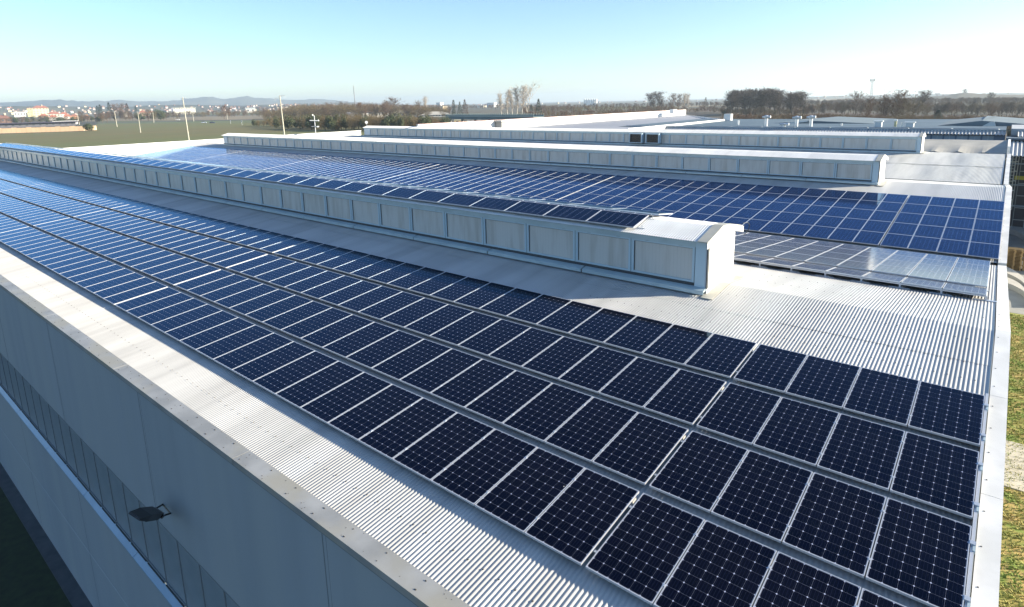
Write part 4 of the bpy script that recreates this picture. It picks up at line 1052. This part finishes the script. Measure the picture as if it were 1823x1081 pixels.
# larger far buildings
for (x0, x1, yt, yb, c, lb) in [(838, 862, 188.6, 191.2, (.68, .60, .48), 'long low cream hall left of the poplars'), (866, 880, 183.8, 186.3, (.75, .75, .74), 'white hall on the horizon left of the poplars'),
        (768, 790, 190.3, 193.2, (.62, .50, .34), 'long low tan hall left of the cypress'), (776, 784, 183.5, 186, (.72, .72, .72), 'small white block on the horizon left of the cypress'), (1262, 1284, 192.5, 195, (.62, .58, .50), 'low pale shed at the left foot of the big grove')]:
    A = P((x0 + x1) / 2, yb, d=2600 if yb < 192 else 1900); wv = (x1 - x0) / FPX * (2600 if yb < 192 else 1900) * 1.2; h = (yb - yt) / FPX * (2600 if yb < 192 else 1900) * 1.1
    r = empty('far_hall', (A.x, A.y, G)); tag(r, lb, 'building'); b = MB(); b.box(-wv / 2, wv / 2, 0, 20, 0, A.z - G + h); o = b.build('wall', cm(c)); o.parent = r
    b = MB(); b.box(-wv / 2 - 1, wv / 2 + 1, -1, 21, A.z - G + h, A.z - G + h + .8); o = b.build('roof', cm((.5, .48, .46))); o.parent = r
for i in range(6):
    A = P(1041 + i * 4.1, 182.3, d=2700); b = MB(); H = 13
    b.tube((0, 0, G - A.z), (0, 0, H), 4.2, 4.2, 12); b.tube((0, 0, H), (0, 0, H + 2.2), 4.2, 1.0, 12); o = b.build('silo', cm((.78, .78, .76)), None, A, ); tag(o, 'white silo on the horizon, %s from the left of six' % ORD[i], 'silo', 'white silos on the horizon')

# ------------------------------------------------------------------ poles, masts, cars, signs
M_pole = noise_mat('pole_concrete', (.50, .47, .38), (.42, .40, .33), 1.2, .85); M_steel = mat('galvanised', (.42, .44, .46), .5, .4)
def pole(tp, bp_, label, arms=True, rad=.22, name='utility_pole', dx=0):
    B = P(*bp_, z=G); d_ = math.hypot(B.x - CAM.x, B.y - CAM.y); Tp = P(*tp, d=d_)
    r = empty(name, B); tag(r, label, 'pole'); b = MB(); top = Tp - B
    b.tube((0, 0, 0), top, rad * 1.25, rad * .75, 8); o = b.build('shaft', M_pole); o.parent = r
    if arms:
        k_ = d_ / FPX; b = MB(); a1 = top + Vector((0, 0, -.6)); dirx = Vector((math.cos(.7), math.sin(.7), 0))
        b.tube(a1 - dirx * 1.1, a1 + dirx * 1.6, .08, .08, 5)
        if arms == 2:
            for sg, zz, hh in ((1, -.1, 1.5), (-1, -1.7, 1.6)):
                b2 = MB(); e = top + dirx * 3.3 * sg + Vector((0, 0, zz)); b2.tube(top + Vector((0, 0, zz)), e, .10, .10, 5); b2.tube(e, e - Vector((0, 0, hh)), .06, .06, 5); o = b2.build('bracket_arm', M_steel); o.parent = r
        o = b.build('crossarm', M_steel); o.parent = r
        b = MB()
        for s_ in (-1.0, .2, 1.5): p_ = a1 + dirx * s_; b.tube(p_, p_ + Vector((0, 0, .45)), .09, .06, 6)
        o = b.build('insulator', M_white); o.parent = r
    return r
pole((137, 201), (141.5, 222.5), 'leaning concrete pole in front of the village houses', True, .3)
pole((203.5, 198), (208.5, 226), 'concrete pole at the field edge right of the spruces', True, .3)
pole((245, 198.5), (250.5, 236.5), 'concrete pole standing alone in the middle of the wheat field', True, .24)
pole((272, 200), (274, 218.5), 'thin distant pole right of the lone field pole', False, .3)
pole((325, 173), (337.5, 256), 'tall concrete pole rising behind the left end of the white parapet', True, .26)
pole((343, 203), (345, 216.5), 'thin distant pole beside the cars on the road', False, .3)
pole((498, 170), (506.5, 243), 'tall concrete pole with two bracket arms behind the lantern roof', 2, .36)
pole((404, 201), (405, 213), 'small pole by the roadside signs', False, .25)
B = P(634, 208, z=G); d_ = math.hypot(B.x, B.y); Tp = P(629.5, 153, d=d_)
r = empty('radio_mast', B); tag(r, 'slim grey radio mast standing behind the pale warehouse', 'mast'); b = MB(); tt = Tp - B
b.tube((0, 0, 0), tt, .75, .45, 8); o = b.build('shaft', cm_early((.22, .23, .25))); o.parent = r
b = MB()
for f_ in (.99, .94, .88, .82, .76): c_ = tt * f_; b.box(c_.x - 1.1, c_.x + .2, c_.y - .5, c_.y + .3, c_.z - 1.0, c_.z + 1.0)
o = b.build('antenna', M_steel); o.parent = r
# lattice mast on the right
B = P(1549, 190, d=900); B.z = G; top = P(1549.5, 141, d=900).z - G
r = empty('lattice_mast', B); tag(r, 'tall thin lattice mast on the skyline above the bare trees', 'mast'); b = MB(); nseg = 14
for sx_, sy_ in ((-1, -1), (1, -1), (1, 1), (-1, 1)): b.tube((sx_ * 1.5, sy_ * 1.5, 0), (sx_ * .7, sy_ * .7, top), .16, .12, 4)
for i in range(nseg):
    z0, z1 = top * i / nseg, top * (i + 1) / nseg; w0, w1 = 1.5 - .8 * i / nseg, 1.5 - .8 * (i + 1) / nseg
    for (a, c_) in (((-1, -1), (1, -1)), ((1, -1), (1, 1)), ((1, 1), (-1, 1)), ((-1, 1), (-1, -1))): b.tube((a[0] * w0, a[1] * w0, z0), (c_[0] * w1, c_[1] * w1, z1), .09, .09, 3); b.tube((c_[0] * w0, c_[1] * w0, z0), (a[0] * w1, a[1] * w1, z1), .09, .09, 3)
o = b.build('lattice', M_steel); o.parent = r
b = MB()
for s_ in (-1, 1): b.box(s_ * 2.0 - .5, s_ * 2.0 + .5, -.5, .5, top - 3, top - .3); b.tube((0, 0, top - 3.5), (s_ * 3.0, 0, top), .15, .15, 4)
b.tube((-3, 0, top), (3, 0, top), .16, .16, 4); o = b.build('antenna', M_steel); o.parent = r
# roof antenna near the left end of the hall
B = P(562, 237, x=-95.0); r = empty('roof_antenna', B); tag(r, 'white cross-shaped antenna mast at the far left end of the roof', 'antenna')
k_ = math.hypot(B.x - CAM.x, B.y - CAM.y) / FPX; b = MB(); b.tube((0, 0, -1.5), (-.02, 0, 29 * k_), .075, .065, 8); o = b.build('mast', cm_early((.52, .53, .54))); o.parent = r
dr = Vector((math.cos(.69), math.sin(.69), 0)); b = MB(); b.tube(dr * -8 * k_ + Vector((0, 0, 21 * k_)), dr * 7 * k_ + Vector((0, 0, 20 * k_)), .09, .09, 6); b4 = MB(); b4.tube(dr * -6 * k_ + Vector((0, 0, 11 * k_)), dr * 5 * k_ + Vector((0, 0, 11 * k_)), .04, .04, 6); o = b4.build('crossarm', M_white); o.parent = r
b.tube(dr * 7 * k_ + Vector((0, 0, 20 * k_)), dr * 6 * k_ + Vector((0, 0, 22 * k_)), .09, .05, 6); b4 = MB(); b4.tube(dr * -2.6 * k_ + Vector((0, 0, 29 * k_)), dr * -2.6 * k_ + Vector((0, 0, 31 * k_)), .12, .12, 6); b4.tube(dr * -2.6 * k_ + Vector((0, 0, 29 * k_)), Vector((0, 0, 27 * k_)), .04, .04, 6); o = b4.build('lamp_head', M_white); o.parent = r
o = b.build('crossarm', M_white); o.parent = r
b = MB(); b.box(.3, .9, -.2, .2, 10 * k_, 11.5 * k_); o = b.build('junction_box', M_steel); o.parent = r
B = P(653, 225, y=60.2); r = empty('satellite_dish', B); tag(r, 'small white dish on the left end of the farthest lantern roof', 'dish'); b = MB(); b.tube((0, 0, -.3), (0, 0, .6), .04, .04, 6); o = b.build('stand', M_steel); o.parent = r
b = MB(); b.tube((.1, -.1, .7), (.0, .0, .66), .26, .08, 12); o = b.build('dish', M_white); o.parent = r
# cars on the far road
def car(px, py, col, label, yaw=0.0):
    B = P(px, py, z=G + .1); r = empty('parked_car' if False else 'car', B); r.rotation_euler.z = .9 + yaw; s = 1.55; r.scale = (s, s, s); tag(r, label, 'car')
    def ch(mb, n, m): o = mb.build(n, m, smooth=False); o.parent = r; return o
    b = MB(); xs = [-2.1, -2.0, -1.0, -.6, .7, 1.2, 2.0, 2.15]; zs = [.55, .85, .92, .95, .95, .9, .75, .5]
    for i in range(7): b.hexa([(xs[i], -.85, .3), (xs[i + 1], -.85, .3), (xs[i + 1], .85, .3), (xs[i], .85, .3), (xs[i], -.82, zs[i]), (xs[i + 1], -.82, zs[i + 1]), (xs[i + 1], .82, zs[i + 1]), (xs[i], .82, zs[i])])
    ch(b, 'body', mat('car_paint', col, .3))
    b = MB(); b.hexa([(-1.7, -.78, .9), (1.1, -.78, .93), (1.1, .78, .93), (-1.7, .78, .9), (-1.2, -.62, 1.42), (.35, -.62, 1.45), (.35, .62, 1.45), (-1.2, .62, 1.42)]); ch(b, 'cabin', M_win)
    for x in (-1.3, 1.35):
        for y in (-.86, .70): b = MB(); b.tube((x, y, .32), (x, y + .16, .32), .32, .32, 12); ch(b, 'wheel', M_black)
car(363, 219.3, (.40, .45, .52), 'silver car on the far road, left of the dark one'); car(378, 219.6, (.03, .04, .08), 'dark blue car on the far road'); car(316.5, 214.2, (.75, .75, .75), 'white car on the strip beyond the wheat field')
for (px, yt, yb, lb) in [(411, 214.3, 221, 'left white road sign beside the bare tree'), (431, 214.8, 222.5, 'right white road sign beyond the field'), (479, 216.3, 222, 'small white sign left of the tall concrete pole'), (486, 213.5, 221.5, 'square white sign just left of the tall concrete pole')]:
    B = P(px, yb, z=G); h = zat(px, yt, B) - G; r = empty('road_sign', B); tag(r, lb, 'sign'); b = MB(); b.tube((0, 0, 0), (0, 0, h), .12, .12, 5); o = b.build('post', M_steel); o.parent = r
    b = MB(); b.box(-1.0, 1.0, -.25, -.15, h - 1.9, h); o = b.build('plate', cm((.75, .75, .75))); o.parent = r

# ------------------------------------------------------------------ overpass, pale warehouse, greenhouse
A = P(794, 209, d=560); Bq = P(950, 212, d=440); M_over = noise_mat('overpass_steel', (.13, .19, .19), (.10, .15, .155), .1, .7)
r = empty('overpass', (A.x, A.y, G)); tag(r, 'grey-green overpass with long railing behind the white roof', 'bridge'); b = MB(); dv = (Bq - A); dn = Vector((-dv.y, dv.x, 0)).normalized()
za = A.z; zb_ = zat(950, 207, Bq)
za = zat(794, 206.5, A)
p0, p1 = Vector((0, 0, 0)), Vector((dv.x, dv.y, 0))
def slab(b, z0a, z0b, z1a, z1b, w0, w1, mi=0): b.hexa([p0 + dn * w0 + Vector((0, 0, z0a)), p1 + dn * w0 + Vector((0, 0, z0b)), p1 + dn * w1 + Vector((0, 0, z0b)), p0 + dn * w1 + Vector((0, 0, z0a)), p0 + dn * w0 + Vector((0, 0, z1a)), p1 + dn * w0 + Vector((0, 0, z1b)), p1 + dn * w1 + Vector((0, 0, z1b)), p0 + dn * w1 + Vector((0, 0, z1a))], mi)
slab(b, za - G - 2.9, zb_ - G - 2.6, za - G - .8, zb_ - G - .7, 0, 9); slab(b, za - G - .8, zb_ - G - .7, za - G - .5, zb_ - G - .45, -.3, 9.3); o = b.build('deck', M_over); o.parent = r
b = MB()
for w_ in (-.2, 9.2):
    slab(b, za - G + 1.3, zb_ - G + 1.1, za - G + 1.5, zb_ - G + 1.28, w_, w_ + .1); slab(b, za - G - .4, zb_ - G - .3, za - G + .7, zb_ - G + .6, w_, w_ + .05)
    for i in range(46):
        q = p0.lerp(p1, i / 45) + dn * w_; zz = (za - G) * (1 - i / 45) + (zb_ - G) * i / 45; b.box(q.x - .12, q.x + .12, q.y - .1, q.y + .1, zz - .5, zz + 2.0)
o = b.build('railing', cm((.20, .27, .27))); o.parent = r
b = MB()
for i in range(7): q = p0.lerp(p1, i / 6) + dn * 4.5; zz = (za - G) * (1 - i / 6) + (zb_ - G) * i / 6; b.tube((q.x, q.y, 0), (q.x, q.y, zz - 2.6), 1.0, 1.0, 8)
o = b.build('pier', cm((.28, .28, .27))); o.parent = r
house(604, 614, 202.5, 202, 212, (.72, .70, .66), (.30, .30, .32), 'white gable end of the pale warehouse left of the mast', 1.0, 1, 1, flat=True, name='building')
house(613, 636, 203, 199.3, 212, (.22, .22, .24), (.16, .165, .19), 'dark grey roofed shed left of the white warehouse front', .6, 1, 3, chim=False, name='building')
house(636, 692, 199.2, 198.4, 210, (.72, .70, .66), (.34, .22, .19), 'long white warehouse with thin red-brown roof edge behind the hedge', .3, 1, 9, flat=True, name='building')
house(700, 743, 201.5, 196.5, 209, (.66, .64, .58), (.34, .31, .23), 'pale building with tent-like roof left of the greenhouse', .4, 1, 6, chim=False, name='building')
house(727, 741, 197.8, 196.4, 203, (.72, .71, .68), (.6, .6, .58), 'small white box building above the tent-like roof', .6, 1, 2, flat=True, name='building')
house(750, 800, 204.5, 198.8, 208, (.74, .73, .69), (.40, .38, .34), 'greenhouse with wide grey-beige roof left of the overpass', .5, 1, 10, chim=False, name='building')
house(809, 820, 214.6, 213.3, 219, (.62, .48, .20), (.6, .55, .4), 'small yellow kiosk under the overpass', .8, 1, 1, flat=True)
house(832, 856, 215.2, 214.5, 218.5, (.62, .62, .60), (.5, .5, .5), 'row of small white stands under the overpass', .3, 1, 8, flat=True, name='building')

# ------------------------------------------------------------------ wing with the white parapet wall, far halls
wg = empty('flat_roofed_wing', (-65, 110, G)); tag(wg, 'flat grey-roofed factory wing with a long white parapet wall behind the lanterns', 'building')
M_flat = noise_mat('flat_roof_membrane', (.27, .285, .32), (.23, .245, .28), .12, .7, c3=(.31, .32, .35), s3=.06, stretch=(1, .25, 1))
b = MB(); b.poly([(-75, 72, 1.35), (-50, 85, .9), (-50, 129.6, .9), (-75, 166.5, 1.45)]); b.poly([(-98, 71.8, .5), (-50, 71.8, .5), (-50, 85.1, .88), (-75, 72, 1.3), (-98, 80, 1.3)]); b.build('roof', M_flat, wg)
b = MB(); b.box(-75.4, -75, 60.5, 166.5, .0, 3.02); b.build('parapet_wall', M_white, wg)
b = MB(); b.box(-75.5, -74.9, 60.4, 166.6, 3.02, 3.07); b.build('coping', mat('coping_red', (.30, .16, .14), .6), wg)
b = MB(); b.box(-50, -49.7, 85, 129.4, G, 1.50); b.build('parapet_wall', M_white, wg)
b = MB(); b.poly([(-75, 166.5, 1.5), (-50, 129.6, 1.5), (-50, 129.6, G), (-75, 166.5, G)]); b.box(-75.3, -75.1, 60.5, 166.5, G, .0); b.build('wall', M_white, wg)
for i, (a, c_) in enumerate(((1058, 218.5), (1065, 217.5), (1137, 211.5))):
    q = P(a, c_, x=-75); b = MB(); b.box(-75.0, -74.96, q.y - .8, q.y + .8, q.z - .45, q.z + .75); b.build('wall_patch', M_stainB, wg)
q0 = P(1288, 222, y=131); q1 = P(1303, 203, y=131); b = MB(); b.box(q0.x, q1.x - .2, 131, 132.2, G, q1.z); b.build('stair_tower', M_white, wg)
q = P(899, 214, x=-73.9); b = MB(); b.box(-74.9, -73.4, q.y - 1.6, q.y + .4, .3, q.z - .3, 0); b.box(-75.0, -73.2, q.y - 1.9, q.y + .6, q.z - .3, q.z, 0); b.build('roof_hatch', cm((.36, .36, .34)), wg)
q = P(1200, 196, x=-72); b = MB(); b.box(-72.6, -71.4, q.y - 1.5, q.y + .5, q.z - .9, q.z + .2); o = b.build('roof_unit', M_white, wg)

fh = empty('far_hall', (-30, 110, G)); tag(fh, 'low hall with striped sheet roof and blue window band behind the farthest lantern', 'building')
b = MB(); nst = 150; x0, x1 = -60.0, -.35
b.box(x0, x1, 98.2, 98.6, G, -.25, 0); b.box(x0, x1, 98.3, 99, -.25, .55, 1)
b.build('wall', [cm((.30, .31, .32)), mat('band_blue', (.10, .17, .27), .5)], fh)
k = 0; x = x1 - 1.2
while x > -12:
    b = MB(); b.box(x - 1.2, x, 98.24, 98.3, -.2, .48, 0); b.box(x - .62, x - .58, 98.22, 98.24, -.2, .48, 1); b.build('window', [mat('pale_blue_pane', (.25, .33, .42), .4), M_bluefr], fh); x -= 1.42; k += 1
# sheet roof with strong ribs (visible as light and dark stripes)
V = []; F = []; xs = []
n_ = int((x1 - x0) / .39) * 6
for j, (yy, zz) in enumerate(((97.9, .58), (99.4, .98))):
    for i in range(n_ + 1): V.append((x0 + (x1 - x0) * i / n_, yy, zz + .075 * math.cos(i * math.pi / 3)))
for i in range(n_): F.append((i, i + 1, n_ + 1 + i + 1, n_ + 1 + i))
me = bpy.data.meshes.new('roof'); me.from_pydata(V, [], F); me.materials.append(M_roof); me.polygons.foreach_set('use_smooth', [True] * len(F)); me.update(); link('eave_roof', me, fh)
b = MB(); b.box(x0, x1, 97.75, 97.9, .42, .50, 0); b.box(x0 + 3, x1, 99.4, 99.8, .95, 1.2, 1); b.poly([(x0, 99.8, 1.12), (x1, 99.8, 1.12), (x1, 140, 1.18), (x0, 140, 1.18)], 2)
for i in range(11): xx = x1 - .8 - 5.2 * i; b.tube((xx, 99.5, 1.28), (xx - 5.0, 99.5, 1.28), .07, .07, 6, 3); b.tube((xx, 99.5, 1.28), (xx, 99.3, 1.0), .05, .05, 6, 3)
b.build('roof', [M_dark, cm((.30, .36, .40)), noise_mat('roof_bluegrey', (.105, .145, .17), (.085, .12, .145), .2, .6), M_steel], fh)
# low gables
for (xa, xp, xb, ym, yb_, Y) in ((1376, 1441, 1560, 215, 224, 118), (1668, 1748, 1880, 215, 228, 112)):
    a, c_, d_ = P(xa, yb_, y=Y), P(xp, ym, y=Y), P(xb, yb_, y=Y); b = MB(); zb0 = 1.14
    b.poly([(a.x, Y, zb0), (c_.x, Y, c_.z), (c_.x + (1.5 if xa > 1500 else 0), Y + 25, c_.z), (a.x, Y + 25, zb0)], 0); b.poly([(c_.x, Y, c_.z), (d_.x, Y, zb0), (d_.x, Y + 25, zb0), (c_.x, Y + 25, c_.z)], 0)
    b.poly([(a.x, Y, zb0), (d_.x, Y, zb0), (c_.x, Y, c_.z)], 0); b.build('low_gable', [cm((.15, .195, .22))], fh)
b = MB(); q = P(1390, 222, y=117.9); q2 = P(1438, 215.5, y=117.9); b.poly([(q.x, 117.8, q.z - .1), (q2.x, 117.8, q2.z - .1), (q2.x, 117.8, q2.z + .15), (q.x, 117.8, q.z + .2)]); b.build('verge_board', M_white, fh)
q = P(1748, 225, y=111.5); q2 = P(1774, 217, y=111.5); b = MB(); b.hexa([(q.x, 111, q.z), (q2.x, 111, q.z), (q2.x, 117, q.z), (q.x, 117, q.z), (q.x + 1.0, 112, q2.z), (q2.x - .2, 112, q2.z), (q2.x - .2, 117, q2.z), (q.x + 1.0, 117, q2.z)]); b.build('skylight', cm((.55, .54, .47)), fh)
# stacks and vents standing on the far roof
def stack(px, yt, yb_, lb, cowl=True, Y=105, rad=.33, lean=0):
    B = P(px, yb_, y=Y); T_ = P(px, yt, y=Y); h = T_.z - B.z; r = empty('roof_stack', B); tag(r, lb, 'chimney', 'metal stacks on the far hall roof'); b = MB(); hs = h * (.72 if cowl else 1)
    b.tube((0, 0, -.2), (lean, 0, hs), rad * .8, rad * .8, 12); o = b.build('pipe', M_galv); o.parent = r
    if cowl:
        b = MB(); c = Vector((lean, 0, hs)); b.tube(c, c + Vector((0, 0, h * .08)), rad * .8, rad * 1.35, 12); b.tube(c + Vector((0, 0, h * .08)), c + Vector((0, 0, h * .2)), rad * 1.35, rad * 1.5, 12); b.tube(c + Vector((0, 0, h * .2)), c + Vector((0, 0, h * .30)), rad * 1.5, rad * .5, 12); b.tube(c + Vector((-.7, 0, h * .12)), c + Vector((.7, 0, h * .16)), rad * .55, rad * .75, 10); o = b.build('cowl', M_galv); o.parent = r
M_galv = mat('bright_galvanised', (.66, .67, .68), .35, .5)
stack(1363.5, 205.5, 226, 'tall metal stack with ball cowl, leftmost of the three tall ones'); stack(1417.5, 206.8, 226.5, 'tall metal stack with ball cowl, middle of the three tall ones'); stack(1443, 205.8, 226.5, 'tall metal stack with ball cowl, right of the three tall ones')
stack(1393, 219.8, 231, 'short bent vent between the left and middle tall stacks', True, 100, .3, .25); stack(1314, 214.5, 222, 'small thin vent pipe right of the white stair tower', False, 110, .22); stack(1498, 219.5, 224, 'tiny vent pipe right of the tall stacks', False, 110, .18); stack(1605.5, 218, 224, 'thin cream pipe between the two square roof vents', False, 105, .12)
def boxvent(xa, xb, yt, yb_, lb, col, Y=105, cap=True):
    a, c_ = P(xa, yb_, y=Y), P(xb, yt, y=Y); r = empty('roof_vent', (a.x, Y, a.z)); tag(r, lb, 'vent'); w_, h = c_.x - a.x, c_.z - a.z
    b = MB(); b.box(0, w_, 0, w_ * .8, -.2, h * .7); o = b.build('housing', cm(col)); o.parent = r; b = MB(); b.box(-w_ * .18, w_ * 1.18, -.15, w_ * .9, h * .78, h); 
    for xx in (.05, w_ - .1): b.box(xx, xx + .06, .05, .12, h * .7, h * .78)
    o = b.build('cap', M_galv); o.parent = r
boxvent(1557, 1570, 215, 224, 'white square roof vent with flat cap left of the yellow chimney', (.62, .66, .68)); boxvent(1591.5, 1597, 213, 223.5, 'narrow yellow chimney between the two roof vents', (.66, .60, .34)); boxvent(1612, 1627, 217.3, 224, 'round-cornered white roof vent right of the yellow chimney', (.66, .68, .68))

# annex at the right: canopy, glazing and steel racking
an = empty('annex_building', (10, 100, G)); tag(an, 'dark-fronted annex behind the right corner of the hall', 'building')
M_dkfr = mat('dark_front', (.022, .028, .045), .4)
b = MB(); b.box(-.2, 30, 97, 125, G, -.1, 0); b.build('wall', M_dkfr, an)
b = MB(); b.box(-.25, 30, 93.5, 97.2, .18, .42, 0); b.build('fascia', cm((.10, .14, .18)), an)
b = MB(); b.box(.2, 30, 99, 124, .42, 1.35); b.build('upper_wall', cm((.42, .44, .46)), an)
V = []; F = []; n_ = 6 * 76
for (yy, zz) in ((86.5, -1.25), (93.6, .02)):
    for i in range(n_ + 1): V.append((.15 + .39 * i / 6, yy, zz + .07 * math.cos(i * math.pi / 3)))
for i in range(n_): F.append((i, i + 1, n_ + 1 + i + 1, n_ + 1 + i))
me = bpy.data.meshes.new('canopy'); me.from_pydata(V, [], F); me.materials.append(M_roof); me.update(); link('canopy', me, an)
V = []; F = []
for (yy, zz) in ((95.6, .5), (98.8, 1.0)):
    for i in range(n_ + 1): V.append((.9 + .39 * i / 6, yy, zz + .07 * math.cos(i * math.pi / 3)))
for i in range(n_): F.append((i, i + 1, n_ + 1 + i + 1, n_ + 1 + i))
me = bpy.data.meshes.new('canopy'); me.from_pydata(V, [], F); me.materials.append(M_roof); me.update(); link('canopy', me, an)
b = MB()
for k in range(12): x = .6 + 2.2 * k; b.box(x, x + .12, 96.8, 96.9, G, -.3)
for z in (-3.2, -6.0, -8.8): b.box(-.1, 28, 96.82, 96.92, z, z + .18)
b.build('glazing_frame', cm((.30, .36, .40)), an)
b = MB(); b.box(1.2, 2.2, 96.72, 96.78, -5.2, -4.7); b.build('notice', cm((.60, .50, .06)), an)
# caged ladder and pallet rack in front of the annex
LT = P(1812, 262, y=94.6); LB = P(1798, 372, y=94.6)
r = empty('caged_ladder', (LT.x, 94.6, G)); tag(r, 'white caged steel ladder hanging in front of the dark annex by the hall corner', 'ladder'); zt_, zb_l = LT.z - G, LB.z - G
b = MB()
for s_ in (-.62, 0): b.tube((s_, 0, zb_l), (s_, 0, zt_), .05, .05, 6)
b.build('rail', M_lad := cm_early((.70, .68, .58)), r, (0, 0, 0))
b = MB(); z = zb_l + .2
while z < zt_: b.tube((-.62, 0, z), (0, 0, z), .035, .035, 5); z += .42
b.build('rung', M_lad, r, (0, 0, 0))
b = MB(); z = zb_l
while z < zt_:
    pts = [(-.62, 0), (-.9, -.5), (-.31, -.85), (.28, -.5), (0, 0)]
    for i in range(4): b.tube((pts[i][0], pts[i][1], z), (pts[i + 1][0], pts[i + 1][1], z), .04, .04, 4)
    z += 1.25
for q in ((-.9, -.5), (-.31, -.85), (.28, -.5)): b.tube((q[0], q[1], zb_l), (q[0], q[1], zt_), .03, .03, 4)
b.build('cage', M_lad, r, (0, 0, 0))
r = empty('storage_rack', (1.6, 95.5, G)); tag(r, 'tall dim storage rack in the shade of the annex front', 'rack')
b = MB()
for x in (0, 1.3, 2.6, 3.9): b.box(x, x + .06, 0, .06, 0, 10.6)
o = b.build('upright', cm_early((.30, .33, .33))); o.parent = r
for z in (2.0, 3.6, 5.2, 6.8, 8.4, 10.0): b = MB(); b.box(.06, 3.9, .0, .05, z, z + .10); o = b.build('beam', cm_early((.34, .37, .36))); o.parent = r
# curved white-rimmed dock walls in the yard
M_yd = noise_mat('basin_concrete', (.34, .33, .29), (.28, .27, .24), .8, .85)
M_dock = noise_mat('dock_render', (.46, .43, .38), (.38, .36, .32), .5, .85)
def arc(name, cx, cy, o_, i_, z0, z1, m, lb):
    b = MB(); n = 24
    for i in range(n):
        a0, a1 = math.pi / 2 * i / n, math.pi / 2 * (i + 1) / n; q = []
        for z in (z0, z1):
            for (a, e) in ((a0, i_), (a0, o_), (a1, o_), (a1, i_)): q.append((cx + math.cos(a) * e[0], cy + math.sin(a) * e[1], z))
        b.hexa(q)
    r = empty(name, (cx, cy, G)); tag(r, lb, 'dock wall'); b.build('rim', m, r)
arc('curved_dock_wall', .31, 88.0, (3.3, 12.7), (2.7, 7.2), G + .3, G + .9, M_dock, 'broad curved white dock wall behind the pallet stacks')
arc('curved_dock_wall', .31, 60.0, (3.0, 12.8), (2.9, 9.9), G + .3, G + .9, M_dock, 'outer curved white dock wall in front of the pallet stacks')
arc('curved_dock_wall', .31, 60.0, (2.85, 8.6), (2.7, 6.2), G + .3, G + .8, M_dock, 'inner curved white dock wall in front of the pallet stacks')
M_wood = noise_mat('pallet_wood', (.58, .36, .15), (.44, .26, .10), 2, .8)
def pallet():
    r = empty('wooden_pallet'); b = MB()
    for i in range(7): b.box(0, 1.2, i * .122, i * .122 + .09, .122, .144)
    for i in range(3): b.box(0, 1.2, i * .35, i * .35 + .1, 0, .022)
    o = b.build('deck_boards', M_wood); o.parent = r
    b = MB()
    for i in range(3):
        for j in range(3): b.box(j * .53, j * .53 + .14, i * .35, i * .35 + .1, .022, .10)
    for j in range(3): b.box(j * .53, j * .53 + .14, 0, .8, .10, .122)
    o = b.build('blocks', M_wood); o.parent = r; return r
pp = pallet(); cnt = 0
for sx_, (px_, py_, nl) in enumerate(((1.15, 73.5, 15), (2.55, 73.7, 14), (3.95, 73.6, 15))):
    for k in range(nl):
        r = pp if cnt == 0 else copy_tree(pp); cnt += 1
        r.location = (px_ + rnd.uniform(-.04, .04), py_ + rnd.uniform(-.04, .04), G + .34 + .146 * k); r.rotation_euler.z = rnd.uniform(-.04, .04); r.scale = (1.1, 1.4, 1)
        tag(r, 'wooden pallet in the %s stack of the yard, %s from the ground' % (['left', 'middle', 'right'][sx_], ORD[k]), 'pallet', 'wooden pallets stacked in the yard')

# ------------------------------------------------------------------ air
HZ = globals().get('HAZE', 1)
if HZ:
    b = MB(); b.box(-12500, 7000, -400, 12500, G - 1.5, 190); hz = b.build('haze', None); hz.data.materials.clear()
    m = bpy.data.materials.new('air'); m.use_nodes = True; n_ = m.node_tree; n_.nodes.remove(n_.nodes['Principled BSDF'])
    v = n_.nodes.new('ShaderNodeVolumePrincipled'); v.inputs['Color'].default_value = (.74, .88, 1.0, 1); v.inputs['Density'].default_value = .00011; v.inputs['Anisotropy'].default_value = .3
    n_.links.new(v.outputs[0], n_.nodes['Material Output'].inputs['Volume']); hz.data.materials.append(m); hz['kind'] = 'stuff'; hz['label'] = 'thin pale winter haze over the plain'
